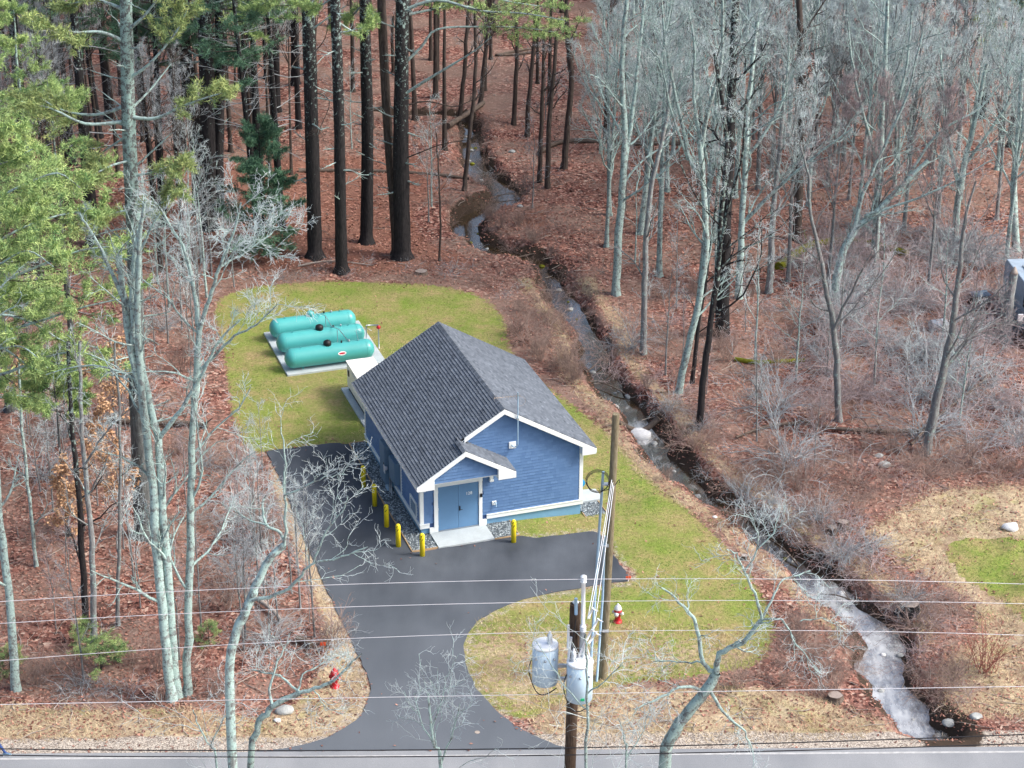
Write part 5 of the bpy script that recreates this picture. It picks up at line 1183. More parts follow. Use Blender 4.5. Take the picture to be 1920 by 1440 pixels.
def bg(name, pair, lab, grp, smin=.85, smax=1.15):
    def f(p, px, py):
        pr_ = pair[rng.integers(len(pair))] if isinstance(pair, list) else pair; p = (p[0], p[1], H(p[0], p[1])); s_ = rng.uniform(smin, smax)
        o = plant(name, pr_, p, lab, 'tree', grp, s=s_, sz=s_ * rng.uniform(.92, 1.1)); o.rotation_euler = (rng.normal(0, .02), rng.normal(0, .02), rng.uniform(0, 6.28))
    return f
def only(fn, test):
    def g_(p, px, py):
        if not test(px, py): return False
        fn(p, px, py)
    return g_
depth_scatter(56, (-70, 560), (34, 110), 2.1, bg('pine_tree', [PT[0], PT[1], PT[2], PT[2]], 'dark-trunked pine, upper left woods', 'pines in the upper left woods', .75, 1.1))
depth_scatter(68, (-70, 600), (28, 110), 1.3, bg('dark_tree', [DT[0], DT[1], DT[1]], 'bare dark tree, upper left woods', 'bare trees in the upper left woods', .6, .95))
depth_scatter(24, (560, 860), (52, 112), 2.6, bg('dark_tree', [DT[0], DT[1]], 'bare dark tree behind the black pine row', 'bare trees behind the black pine row', .8, 1.1))
depth_scatter(20, (860, 1130), (62, 125), 3.0, bg('dark_tree', [DT[0], DT[1]], 'bare dark tree up the slope beyond the brook', 'bare trees up the slope beyond the brook', .8, 1.1))
depth_scatter(136, (1130, 1990), (28, 110), 1.9, bg('grey_tree', [BT[0], BT[1], BT[2], BT[3], BT[0], BT[1], BT[2]], 'bare grey tree, upper right woods', 'bare trees in the upper right woods', .7, 1.05))
depth_scatter(22, (1130, 1990), (46, 112), 1.8, bg('dark_tree', [DT[0], DT[1]], 'bare dark trunk, upper right woods', 'dark trees in the upper right woods', .7, .95))
depth_scatter(6, (1850, 1990), (44, 75), 3, bg('pine_tree', [GP2, PT[2]], 'dark green pine at the upper right edge', 'pines at the upper right edge', .75, .95))
sap = lambda lst, lab, grp, a=.7, b=1.2: bg('sapling', lst, lab, grp, a, b)
depth_scatter(26, (-60, 440), (-12, 20), 1.0, sap([SAPS[0], SAPS[1], SAPS[3]], 'thin bare sapling in the left woods', 'saplings in the left woods', .7, 1.15))
depth_scatter(16, (380, 560), (-11, 14), .8, sap([SAPS[1], SAPS[3], SAPS[0]], 'thin sapling along the left driveway edge', 'saplings along the driveway', .6, 1.05))
depth_scatter(11, (-60, 170), (-3, 14), 1.2, bg('beech_sapling', BE, 'tan-leaved sapling in the left woods', 'tan-leaved saplings in the left woods', .8, 1.25))
depth_scatter(14, (240, 520), (18, 34), 1.2, sap([SAPS[1], SAPS[2], SAPS[0]], 'pale sapling left of the lawn', 'saplings left of the lawn', .8, 1.1))
depth_scatter(50, (1180, 1980), (4, 60), 1.4, sap([SAPS[0], SAPS[2], SAPS[3], SAPS[1]], 'thin bare sapling in the right woods', 'saplings in the right woods', .6, 1.0))
depth_scatter(16, (560, 1150), (34, 90), 1.6, sap([SAPS[0], SAPS[2]], 'thin sapling behind the black pines', 'saplings on the middle slope', .6, .9))
for (px, py, s_, lab) in [(190, 1255, 1.1, 'low green pine seedling by the slim trunks in the left woods'), (165, 1212, .7, 'tiny pine seedling at the foot of the slim grey trunk'), (392, 1205, .55, 'tiny green seedling right of the slender pale tree'), (20, 1262, .7, 'tiny green seedling by the trunk at the left edge')]:
    plant('pine_seedling', SPs, put(px, py), lab, 'tree', s=s_)

# ------------------------------------------------------------------ shrubs and brush
SH = {}
for kd, mt in [('arch', 'twig'), ('arch', 'twig_mauve'), ('upright', 'twig_brown'), ('upright', 'twig_red'), ('tangle', 'twig_brown'), ('tangle', 'twig'), ('arch', 'twig_brown'), ('tangle', 'twig_mauve')]:
    SH[(kd, mt)] = shrub_mesh(kd, len(SH) + 200).mesh('shrub', M[mt])
def shrub(p, key, s, lab, grp=None, cat='shrub', name='shrub', sz=None):
    o = bpy.data.objects.new(name, SH[key]); sc.collection.objects.link(o); o.location = (p[0], p[1], p[2] if len(p) > 2 and p[2] else H(p[0], p[1])); o.rotation_euler = (0, 0, rng.uniform(0, 6.28)); o.scale = (s, s, sz or s * rng.uniform(.75, 1.1))
    return tag(o, lab, cat, grp)
def sh_scatter(n, poly, keys, lab, grp, s=(.7, 1.3), d=.7, avoid=True, water=.25, name='shrub'):
    P = outline(poly, 3); lo, hi = P.min(0), P.max(0); c = 0; mine = []
    for _ in range(n * 60):
        if c >= n: break
        x, y = rng.uniform(lo[0], hi[0]), rng.uniform(lo[1], hi[1]); X1, Y1 = np.array([x]), np.array([y])
        if sdist(X1, Y1, P)[0] < 0 or ldist(X1, Y1, SL, SW)[0] < water or sdist(X1, Y1, LAWN1)[0] > -.5 or sdist(X1, Y1, DRIVE)[0] > -.7 or road_d(X1, Y1)[0] > -1.6: continue
        if any((x - a) ** 2 + (y - b) ** 2 < d * d for a, b in mine): continue
        mine.append((x, y)); shrub((x, y), keys[rng.integers(len(keys))], rng.uniform(*s), lab, grp, name=name); c += 1
K = SH.keys()
sh_scatter(17, [(950, 600), (1010, 560), (1080, 640), (1100, 720), (1130, 780), (1190, 860), (1290, 960), (1370, 1040), (1340, 1020), (1180, 880), (1060, 750), (980, 700)], [('tangle', 'twig_brown'), ('upright', 'twig_brown'), ('arch', 'twig_brown')], 'brown brush, lawn side of the brook', 'brush on the lawn side of the brook', (.5, .9), .7)
sh_scatter(30, [(1130, 640), (1190, 720), (1260, 800), (1330, 880), (1420, 950), (1500, 1010), (1580, 1060), (1680, 1130), (1760, 1200), (1700, 1100), (1560, 960), (1400, 860), (1280, 760), (1180, 640)], [('tangle', 'twig_brown'), ('arch', 'twig'), ('tangle', 'twig_mauve'), ('arch', 'twig_brown')], 'tangled brush on the far brook bank', 'brush on the far bank of the brook', (.55, 1.0), .9)
sh_scatter(48, [(1480, 620), (1600, 560), (1750, 560), (1880, 640), (1960, 760), (1960, 860), (1800, 850), (1700, 830), (1560, 800), (1420, 780)], [('arch', 'twig'), ('arch', 'twig_mauve'), ('tangle', 'twig'), ('tangle', 'twig_mauve')], 'grey thicket bush at the right', 'thicket bushes at the right', (1.0, 1.7), .9)
sh_scatter(34, [(1500, 420), (1700, 440), (1880, 480), (1960, 560), (1900, 640), (1750, 560), (1600, 560), (1480, 520)], [('arch', 'twig_mauve'), ('tangle', 'twig_mauve'), ('arch', 'twig')], 'mauve-grey bush before the upper right woods', 'bushes before the upper right woods', (1.0, 1.6), 1.0)
sh_scatter(30, [(1200, 560), (1500, 560), (1480, 700), (1560, 800), (1700, 870), (1650, 920), (1500, 880), (1350, 820), (1240, 720)], [('upright', 'twig_brown'), ('tangle', 'twig_brown'), ('tangle', 'twig_mauve')], 'thin brown brush in the right woods', 'brush in the right woods', (.5, .9), 1.1)
sh_scatter(14, [(1440, 1150), (1540, 1160), (1600, 1220), (1620, 1300), (1560, 1310), (1460, 1290), (1380, 1300), (1420, 1200)], [('tangle', 'twig_brown'), ('upright', 'twig_brown'), ('arch', 'twig_brown')], 'brown brush between front lawn and brook', 'brush between front lawn and brook', (.35, .7), .7)
sh_scatter(11, [(1680, 1210), (1760, 1220), (1800, 1280), (1800, 1330), (1740, 1300), (1700, 1260)], [('tangle', 'twig_brown'), ('tangle', 'twig_mauve'), ('arch', 'twig_brown')], 'brush where the brook nears the road', 'brush by the brook near the road', (.4, .75), .6)
sh_scatter(10, [(1560, 1020), (1680, 1080), (1760, 1110), (1800, 1150), (1700, 1190), (1640, 1140)], [('tangle', 'twig_mauve'), ('arch', 'twig_brown')], 'brush round the big cut stump', 'brush round the big stump', (.5, .95), .8)
sh_scatter(18, [(390, 860), (480, 860), (540, 980), (600, 1120), (640, 1230), (560, 1260), (440, 1220), (400, 1050)], [('upright', 'twig_brown'), ('arch', 'twig'), ('tangle', 'twig')], 'grey twiggy bush left of the driveway', 'thicket bushes left of the driveway', (.6, 1.1), .8)
sh_scatter(26, [(-60, 620), (300, 520), (420, 640), (440, 820), (300, 900), (60, 900)], [('upright', 'twig_brown'), ('arch', 'twig'), ('tangle', 'twig_brown')], 'bare bush in the left woods', 'bushes in the left woods', (.7, 1.2), 1.0)
sh_scatter(22, [(-60, 1200), (300, 1240), (480, 1270), (520, 1310), (300, 1320), (-60, 1312)], [('tangle', 'twig_brown'), ('tangle', 'twig'), ('upright', 'twig_brown')], 'low brush above the road at left', 'brush above the road at the left', (.4, .8), .7)
sh_scatter(24, [(560, 500), (800, 490), (950, 500), (1000, 560), (950, 560), (820, 530), (600, 525), (460, 520)], [('tangle', 'twig'), ('tangle', 'twig_brown')], 'low brush behind the lawn', 'brush behind the lawn', (.35, .6), .8)
sh_scatter(14, [(900, 400), (1060, 420), (1120, 500), (1040, 520), (960, 470), (900, 450)], [('tangle', 'twig_brown'), ('upright', 'twig_brown')], 'brown brush inside the brook bend', 'brush inside the brook bend', (.5, .8), .8)
sh_scatter(34, [(1420, 850), (1600, 850), (1800, 850), (1930, 860), (1930, 900), (1760, 905), (1640, 960), (1560, 1010), (1480, 950)], [('tangle', 'twig_brown'), ('arch', 'twig_brown'), ('tangle', 'twig_mauve'), ('upright', 'twig_brown')], 'reddish-brown brush before the straw clearing', 'brush before the straw clearing', (.5, 1.0), .8)
shrub(put(1845, 1262), ('upright', 'twig_red'), 1.15, 'reddish upright bush on the dry grass right of the brook')
shrub(put(1480, 885), ('arch', 'twig'), 1.5, 'round grey arching bush below the fallen dark log', name='shrub')
shrub(put(1790, 470), ('arch', 'twig_mauve'), 2.2, 'large reddish-mauve bush in front of the parked vehicle woods', name='shrub')
shrub(put(1500, 1195), ('upright', 'twig_brown'), .8, 'brown bush beside the mid bend of the lower brook')

K_ = 0
for i in range(4, len(SL) - 12, 3):
    T = SL[i + 1] - SL[i]; T /= np.linalg.norm(T); Nn = np.array([T[1], -T[0]]); 
    for sd in (-1, 1):
        if rng.uniform() < (.55 if sd > 0 else .5):
            p = SL[i] + Nn * sd * (SW[i] + rng.uniform(.25, .9)); 
            if sdist(np.array([p[0]]), np.array([p[1]]), LAWN1)[0] > -.3 or road_d(p[0], p[1]) > -1.2: continue
            shrub((p[0], p[1]), [('tangle', 'twig_brown'), ('arch', 'twig_brown'), ('tangle', 'twig'), ('upright', 'twig_brown')][rng.integers(4)], rng.uniform(.3, .62), 'low streamside brush at the water edge', 'streamside brush at the water edge')
# ------------------------------------------------------------------ ground litter and grass (uncountable)
def pts_in_view(n, ymin=-19, ymax=60):
    y = ymin + (ymax - ymin) * rng.uniform(0, 1, n) ** 1.25; px = rng.uniform(-60, 1980, n)
    x = CAM[0] + (px - 960) / FPX * ((y - CAM[1]) * math.cos(PITCH) + CAM[2] * math.sin(PITCH))
    return x, y
x, y = pts_in_view(150000); lw, dr_, gv, md, nd_ = zones(x, y)
nz = fbm(x, y, 2.0, 3, 12)
_dd = sdist(x, y, DRIVE); inside = ((_dd > .05) & (rng.uniform(size=len(x)) > .10 * np.exp(-_dd / .3))) | (road_d(x, y) > .05); lx = x * CA + y * SA; ly = -x * SA + y * CA
inside |= (lx > -.85) & (lx < 8.7) & (ly > -1.5) & (ly < 9.8) & ~((lx > 4.1) & (ly < 0) & (lx < 7.5)); inside |= (lx > -1.9) & (lx < 3.5) & (ly > 11) & (ly < 23.9)
zz = np.where(sdist(x, y, DRIVE) > 0, .035, height(x, y))
sel = (~inside) & (zz > WATER_Z + .12) & (rng.uniform(size=len(x)) < np.clip(1 - lw * 1.0 - gv * .8 - dr_ * .6, .025, 1)) & (nz > .22)
x1, y1, z1 = x[sel], y[sel], zz[sel]; n = len(x1); a = rng.uniform(0, 6.28, n); s_ = rng.uniform(.035, .075, n) * (1 + (y1 > 30) * .5)
d = np.c_[np.cos(a), np.sin(a), rng.normal(0, .35, n)]; q = np.c_[-np.sin(a), np.cos(a), rng.normal(0, .35, n)] * .62; c = np.c_[x1, y1, z1 + .03]
V = np.stack([c - d * s_[:, None], c + q * s_[:, None], c + d * s_[:, None] * 1.1, c - q * s_[:, None]], 1).reshape(-1, 3)
tn = np.repeat(np.clip(rng.normal(.42, .27, n) + (nz[sel] - .5) * .5, 0, 1), 4)
tag(MB().add(V, np.arange(n * 4).reshape(-1, 4), tn).build('fallen_leaves', M['leaf']), kind='stuff')
def blades(name, mat, x, y, z, hmin, hmax, w, lean, tone):
    n = len(x); a = rng.uniform(0, 6.28, n); q = np.c_[np.cos(a), np.sin(a), np.zeros(n)] * w; h = rng.uniform(hmin, hmax, n)[:, None]
    c = np.c_[x, y, z - .01]; tip = c + np.c_[rng.normal(0, lean, n), rng.normal(0, lean, n), np.ones(n)] * h
    V = np.stack([c - q, c + q, tip], 1).reshape(-1, 3)
    tag(MB().add(V, np.arange(n * 3).reshape(-1, 3), np.repeat(tone, 3)).build(name, M[mat]), kind='stuff')
x, y = pts_in_view(330000, -18, 34); lw, dr_, gv, md, nd_ = zones(x, y); lx = x * CA + y * SA; ly = -x * SA + y * CA
inside = (sdist(x, y, DRIVE) > -.06) | (road_d(x, y) > -.1) | ((lx > -.85) & (lx < 7.6) & (ly > -.05) & (ly < 9.8)) | ((lx > -.85) & (lx < 4.15) & (ly > -1.5) & (ly < .2)) | ((lx > -1.9) & (lx < 3.5) & (ly > 11) & (ly < 23.9)) | ((lx > 7.5) & (lx < 9.0) & (ly > -.65) & (ly < 2.3))
zz = height(x, y); nz = fbm(x, y, 1.8, 4, 21)
sel = (~inside) & (lw > .45) & (rng.uniform(size=len(x)) < .8 - dr_ * .4)
blades('lawn_grass', 'grass', x[sel], y[sel], zz[sel], .03, .075, .017, .9, np.clip((nz[sel] - .5) * 2.2 + (fbm(x[sel], y[sel], 6.0, 3, 33) - .5) * 1.8 + .47 + dr_[sel] * .35 - .38 * sm(sdist(x[sel], y[sel], GREEN2), -.5, 1) - .30 * np.exp(-((x[sel] - 11) ** 2 + (y[sel] - 1) ** 2) / 30) - .22 * np.exp(-((x[sel] + 8) ** 2 + (y[sel] - 14) ** 2) / 20) + rng.normal(0, .2, sel.sum()), 0, 1))
sel = (~inside) & (dr_ > .35) & (zz > WATER_Z + .15) & (rng.uniform(size=len(x)) < .55) & (nz > .36)
lng = (lw[sel] < .3)
blades('dry_grass', 'drygrass', x[sel], y[sel], zz[sel], .06, .24, .011, .9, np.clip(rng.normal(.5, .28, sel.sum()), 0, 1))
# sticks and twigs strewn on the forest floor
x, y = pts_in_view(5200, -15, 95); lw, dr_, gv, md, nd_ = zones(x, y); zz = height(x, y); sel = (lw < .1) & (gv < .2) & (sdist(x, y, DRIVE) < -.5) & (zz > WATER_Z - .1)
x, y, zz = x[sel], y[sel], zz[sel]; n = len(x); a = rng.uniform(0, PI, n); L = rng.gamma(2.2, .33, n)[:, None]; d = np.c_[np.cos(a), np.sin(a), rng.normal(0, .08, n)]
P = np.stack([np.c_[x, y, zz + .04] + d * L * t + rng.normal(0, .05, (n, 3)) * (1, 1, .3) for t in (-.5, -.15, .2, .5)], 1); R = (rng.uniform(.008, .022, n)[:, None] * np.array([1, .9, .7, .4])[None])
tag(MB().tubes(P, R, 4).build('fallen_twigs', M['palewood']), kind='stuff')

# logs, stumps, rocks
def log(pts, r0, r1, mat, lab, lift=.0, twigs=0, name='fallen_log'):
    W3 = [put(*p) + (0, 0, lift) for p in pts]; zs = max(H(w[0], w[1]) for w in W3) if lift else None; b = W3[0]; o = empty(name, b, 0, lab, 'log')
    P = catmull([w - b + (0, 0, r0 * .6) for w in W3], 5); rr = np.linspace(r0, r1, len(P)) * rng.uniform(.9, 1.1, len(P)); MB().tube(P, rr, 8).build('stem', M[mat], o)
    if twigs:
        m = MB(); P2, R2 = grow(resample(P, 10)[None], np.full((1, 10), r0), twigs, .3, 1, (.5, 1.3), .25, 6, up=.1, jit=.15, rf=.3, rmin=.015); [MB().tubes(P2[k_:k_ + 1], R2[k_:k_ + 1], 4).build('branch', M[mat], o) for k_ in range(len(P2))]
    return o
log([(1378, 676), (1420, 682), (1470, 680), (1508, 678)], .13, .12, 'mossy', 'yellow-green mossy log lying on the red leaf litter of the right woods')
log([(1235, 792), (1200, 796), (1150, 800)], .16, .12, 'deadwood', 'dark log lying across the brook by the white boulder', .3)
log([(1280, 272), (1180, 272), (1060, 268), (1010, 290)], .22, .15, 'deadwood', 'long dark log on the slope right of the brook bend', 0, 5)
log([(560, 322), (640, 322), (730, 324), (820, 330), (880, 338)], .16, .10, 'deadwood', 'long low log lying behind the black pine row')
log([(1460, 505), (1520, 470), (1600, 462), (1700, 480)], .28, .22, 'mossy', 'thick mossy log above the side channel in the right woods', 0, 4)
log([(1500, 800), (1440, 805), (1380, 825)], .10, .05, 'deadwood', 'dark crooked branch above the round grey bush', .1, 6)
log([(1760, 812), (1660, 815), (1560, 808), (1500, 795)], .13, .07, 'deadwood', 'long dark log under the right-hand thicket', .1, 5)
log([(1706, 856), (1760, 800), (1830, 745), (1872, 702)], .07, .05, 'deadwood', 'straight dark pole leaning through the brush at the far right', .6)
log([(1000, 100), (930, 105), (1040, 85)], .12, .08, 'deadwood', 'small dark log high on the slope above the brook')
log([(478, 1128), (510, 1150), (528, 1172)], .10, .07, 'palewood', 'pale birch log lying in the thicket left of the driveway', .15)
log([(555, 1205), (570, 1207), (584, 1218)], .14, .12, 'deadwood', 'short dark log end left of the red flag marker', .1)
log([(40, 480), (100, 478), (180, 470)], .15, .1, 'deadwood', 'dark log on the floor of the upper left woods', 0, 6)
log([(200, 790), (260, 800), (330, 800), (390, 805)], .20, .12, 'deadwood', 'dark brush-covered log left of the lawn', .1, 8)
log([(560, 500), (620, 492), (700, 500)], .06, .03, 'palewood', 'pale fallen branch at the feet of the black pines', .05, 5)
log([(840, 245), (900, 205), (905, 200)], .2, .15, 'deadwood', 'dark log bridging the uppermost brook bend', .2)
def stump(q, r, h, lab, z=0):
    p = put(*q); o = empty('tree_stump', p, rng.uniform(0, 6), lab, 'stump'); n = 14; a = np.linspace(0, 2 * PI, n, endpoint=False); w_ = r * (1 + rng.normal(0, .06, n)); P = []
    for k, (zf, rf) in enumerate(((-.3, 1.35), (.05, 1.2), (.4, 1.02), (1, 1.0))): P.append(np.c_[np.cos(a) * w_ * rf, np.sin(a) * w_ * rf, np.full(n, zf * h)])
    V = np.concatenate(P); F = [(k * n + i, k * n + (i + 1) % n, (k + 1) * n + (i + 1) % n, (k + 1) * n + i) for k in range(3) for i in range(n)]
    MB().add(V, F).build('bark', M['bark_pine' if r > .35 else 'deadwood'], o); m = MB(); m.poly(P[-1] - (0, 0, .012)); m.build('cut_face', M['stump_top'], o)
stump((1702, 1150), .42, .42, 'big dark cut stump on the right bank of the lower brook'); stump((1566, 1312), .28, .22, 'small grey stump on the dry grass above the road by the brook')
stump((790, 514), .33, .22, 'flat dark stump behind the lawn right of the black pines'); stump((1560, 1000), .22, .35, 'left of the two small stumps in the brush across the brook'); stump((1580, 992), .24, .4, 'right of the two small stumps in the brush across the brook')
stump((1396, 1048), .16, .2, 'tiny dark stump at the lawn edge beside the brook')
def rock(q, s, lab, mat='stone', z=None, sq=(1, .8, .55), seed=0, water=False):
    r = np.random.default_rng(seed); bm = bmesh.new(); bmesh.ops.create_icosphere(bm, subdivisions=3, radius=1)
    dirs = unit(r.normal(size=(9, 3))); off = r.uniform(.62, .95, 9)
    for v in bm.verts:
        c = np.array(v.co); k = 1.0
        for dd, oo in zip(dirs, off):
            t = c @ dd
            if t > oo: c = c - dd * (t - oo) * .85
        v.co = Vector(c * s * np.array(sq))
    me = bpy.data.meshes.new('rock'); bm.to_mesh(me); bm.free(); me.materials.append(M[mat]); o = link(bpy.data.objects.new('rock', me))
    p = G(q[0], q[1], WATER_Z) if water else put(*q); o.location = (p[0], p[1], (WATER_Z if water else p[2]) + s * sq[2] * .25); return tag(o, lab, 'rock')
M['whiterock'] = plain('white_weathered_rock', (.62, .64, .66), .85, .2, var=.2, scale=3, bump=.5)
rock((1198, 818), .62, 'big white boulder at the small fall in the brook beside the new pole', 'whiterock', water=True, seed=1); rock((533, 1333), .38, 'grey-white boulder on the verge under the crooked tree', seed=2); rock((520, 1352), .16, 'small pale stone below the boulder on the verge', 'whiterock', seed=3)
rock((1658, 872), .32, 'round grey rock in the brush of the right clearing', seed=4); rock((1648, 856), .22, 'smaller grey rock behind the round one in the right clearing', seed=5)
for k, (q, s_, lab, mt) in enumerate([((1150, 765), .3, 'grey stone on the left side of the brook above the boulder', 'stone'), ((1180, 745), .28, 'grey stone in the middle of the brook above the boulder', 'stone'), ((1218, 800), .2, 'white stone behind the big white boulder', 'whiterock'), ((1578, 1112), .16, 'white stone at the riffle under the top wires', 'whiterock'), ((1655, 1228), .14, 'white foam-washed stone at the brook neck', 'whiterock'), ((1500, 1012), .12, 'small white stone in the dark brook pool', 'whiterock'),
        ((1340, 970), .12, 'small white stone at the lawn edge of the brook', 'whiterock'), ((1735, 1362), .3, 'flat rock at the road end of the brook', 'stone'), ((1780, 1352), .28, 'grey rock on the stony bank beside the road', 'stone'), ((1830, 1345), .25, 'last grey rock of the stony bank beside the road', 'stone'), ((1895, 990), .45, 'white rock at the right edge above the bright green grass', 'whiterock'), ((1690, 1355), .22, 'flat pale rock beneath the road shoulder in the brook', 'whiterock'),
        ((975, 388), .2, 'mossy stone on the right bank of the bright bend', 'stone'), ((960, 285), .25, 'pale stone by the upper brook riffle', 'stone')]): rock(q, s_, lab, mt, seed=10 + k, water=(k < 6))

# ------------------------------------------------------------------ hydrants, markers
def hydrant(q, capmat, lab):
    p = put(*q); o = empty('fire_hydrant', p, -.4, lab, 'hydrant')
    MB().lathe([(.17, -.1), (.17, .04), (.12, .05), (.105, .12), (.105, .46), (.15, .47), (.15, .51), (.12, .52), (.12, .56)], sides=16).build('barrel', M['red'], o, smooth=False)
    MB().lathe([(.15, .56), (.15, .59), (.135, .62), (.11, .69), (.06, .74), (.03, .745), (.03, .80)], sides=16).build('bonnet', M[capmat], o)
    for a, r in ((-PI / 2, .075), (0, .055), (PI, .055)):
        m = MB().tube([(0, 0, 0), (.17, 0, 0)], r).lathe([(r * 1.2, .15), (r * 1.2, .20), (r * .5, .21), (r * .4, .235)], (0, 0, 0), 12, 'x'); c = m.build('outlet', M[capmat if r > .06 or capmat == 'silver' else 'red'], o); c.location = (0, 0, .40); c.rotation_euler = (0, 0, a)
    return o
o = hydrant((1158, 1166), 'silver', 'red fire hydrant with a silver top on the front lawn right of the poles'); o.scale = (1.08,) * 3
o = hydrant((628, 1288), 'red', 'all-red fire hydrant at the left edge of the driveway mouth'); o.scale = (1.08,) * 3
def marker(q, h, lab):
    p = put(*q); o = empty('flag_marker', p, 0, lab, 'marker'); MB().tube([(0, 0, 0), (0, 0, h)], .012).build('stake', M['wire'], o); MB().box(-.11, .11, -.01, .01, h - .16, h).build('flag', M['orange'], o, bevel=.004)
marker((1178, 1090), .25, 'orange marker at the right corner of the driveway'); marker((606, 1222), .45, 'orange-red flag marker on the verge above the red hydrant')
p = G(895, 1373, .04); o = MB().lathe([(.10, 0), (.10, .008)], sides=16).build('valve_cover', M['palewood']); o.location = p; tag(o, 'small round pale valve cover in the driveway mouth', 'cover')

# ------------------------------------------------------------------ utility poles
def pole(name, foot, top_, r0, r1, mat, lab):
    o = empty(name, foot, 0, lab, 'utility pole'); t = np.array(top_) - np.array(foot); P = np.array([-t * .04, t * .0, t * .33, t * .66, t]); V, F = tube_arrays(P[None], np.linspace(r0, r1, 5)[None], 16)
    m = MB().add(V, F); m.poly(V[-16:]); m.build('pole', M[mat], o, smooth=False); return o, t
f2 = put(1130, 1272); t2 = at(1155, 776, f2[1]); P2o, tt2 = pole('utility_pole', f2, t2, .165, .135, 'pole_new', 'tall new pale wooden pole without crossarms behind the hydrant line')
# conduits up the new pole, coil of cable
def loc2(px, py, dy=0): return at(px, py, f2[1] + dy) - f2
cnd = MB().tube([loc2(1105, 1290, -.25), loc2(1118, 1080, -.25), loc2(1131, 884, -.25)], .052)
cnd.build('conduit', M['pvc'], P2o)
MB().tube([loc2(1118, 1290, -.2), loc2(1130, 1120, -.2), loc2(1134, 1005, -.2)], .045).build('conduit', M['pvc'], P2o)
for py in (905, 1020, 1180): MB().box(-.22, .02, -.22, .0, -.02, .02).build('standoff_bracket', M['galv'], P2o).location = loc2(1140, py, -.1)
coil = MB(); cc = loc2(1121, 903, -.35)
for k in range(4):
    a = np.linspace(0, 2 * PI, 22); r_ = .40 + k * .018; coil.tube(np.stack([cc[0] + r_ * np.cos(a) * 1.0, cc[1] + k * .03 + .05 * np.sin(a), cc[2] + r_ * np.sin(a) * .95], 1), .009, 5)
coil.tube(catmull([cc + (.38, 0, -.2), cc + (.1, -.05, -.42), cc + (-.25, 0, -.38), cc + (-.4, 0, -.1)], 5), .02, 5)
coil.tube(catmull([cc + (-.1, 0, -.40), cc + (.3, 0, -.36), cc + (.6, 0, -.18), cc + (.78, 0, .08), cc + (.80, 0, -.05)], 5), .016, 5).build('cable_coil', M['cable'], P2o)

YP = -27.0
f1 = foot_at(1062, YP); t1 = at(1079, 1132, YP); P1o, tt1 = pole('utility_pole', f1, t1, .20, .165, 'pole_old', 'old dark pole carrying two grey transformers and the wires in front')
lp = lambda px, py, dy=0.0: at(px, py, YP + dy) - f1
def can(px, pyt, pyb, wpx, lab, dy, tx, num=False):
    c = at(px, (pyt + pyb) / 2, YP + dy); s_ = scale_at(c); R = wpx / s_ / 2; h = (pyb - pyt) / s_ / .92 - R * .35
    o = empty('transformer', c - (0, 0, h / 2), 0, lab, 'transformer', 'pole transformers')
    MB().lathe([(R * .93, -.05), (R, -.03), (R, h), (R * .97, h)], sides=28).build('can', M['transformer'], o, smooth=False, bevel=.0)
    MB().lathe([(R * 1.03, h - .005), (R * 1.03, h + .04), (R * .96, h + .065), (R * .05, h + .10)], sides=28).build('lid', M['white_porcelain'], o)
    b = MB(); bx = R * tx
    prof = [(.045, 0)]
    for k in range(5): prof += [(.045, .03 + k * .07), (.085, .045 + k * .07), (.045, .065 + k * .07)]
    prof += [(.04, .42), (.02, .46)]
    MB().lathe(prof, (bx, -.05, h + .06), 12).build('bushing', M['white_porcelain'], o)
    for a in (-2.4, -1.57, -.8): MB().lathe([(.03, 0), (.045, .03), (.03, .07)], (R * math.cos(a), R * math.sin(a) - .03, h * .72), 8).build('terminal', M['galv'], o)
    MB().tube(catmull([(-R * 1.02, -.1, h * .7), (-R * 1.25, -.2, h * .35), (-R * .7, -R * 1.1, -.12), (0, -R * 1.25, -.2), (R * .9, -R * .8, -.08)], 5), .017, 6).build('lead_wire', M['cable'], o)
    MB().box(R * .9 * (1 if px < 1050 else -1) - .05, R * .9 * (1 if px < 1050 else -1) + .05, -.08, .12, .1, h * .9).build('hanger_bracket', M['galv'], o)
    if num:
        MB().box(.02, .14, -R - .012, -R + .02, .10, .18).build('sticker', M['greenlabel'], o)
    return o
can(1022, 1203, 1282, 48, 'left grey transformer can hanging out from the old pole', .1, .35)
can(1087, 1235, 1313, 49, 'right grey transformer can with a green sticker on the old pole', -.45, -.5, True)
def ins(px, py, h, dy=0.0, n=3, r=.10, parent=P1o):
    prof = []
    for k in range(n): prof += [(.035, k * h / n), (r, k * h / n + .02), (r * .9, k * h / n + .05), (.04, (k + .8) * h / n)]
    prof += [(.03, h)]
    o = MB().lathe(prof, (0, 0, 0), 14).build('insulator', M['white_porcelain'], parent); o.location = lp(px, py, dy); return o
ins(1079, 1140, .26); MB().tube([lp(1080, 1152, -.2), lp(1080, 1122, -.2)], .05).build('pin_bracket', M['pvc'], P1o)
MB().tube([lp(1093, 1175, -.25), lp(1094, 1090, -.25)], .062, 12).build('fibreglass_arm', M['white_porcelain'], P1o); MB().tube([lp(1091, 1235, -.25), lp(1093, 1172, -.25)], .09, 10).build('mounting_rail', M['galv'], P1o); ins(1094, 1092, .24, -.25); ins(1093, 1184, .22, -.3)
for (a, b) in (((1103, 1158), (1112, 1140)), ((1112, 1178), (1122, 1160)), ((1100, 1200), (1110, 1180)), ((1104, 1206), (1118, 1186))):
    MB().tube([lp(a[0], a[1], -.5), lp(b[0], b[1], -.5)], .035).tube([lp(b[0] - 2, b[1] + 1, -.5), lp(b[0] + 9, b[1] + 6, -.5)], .018).build('fuse_cutout', M['white_porcelain'], P1o)
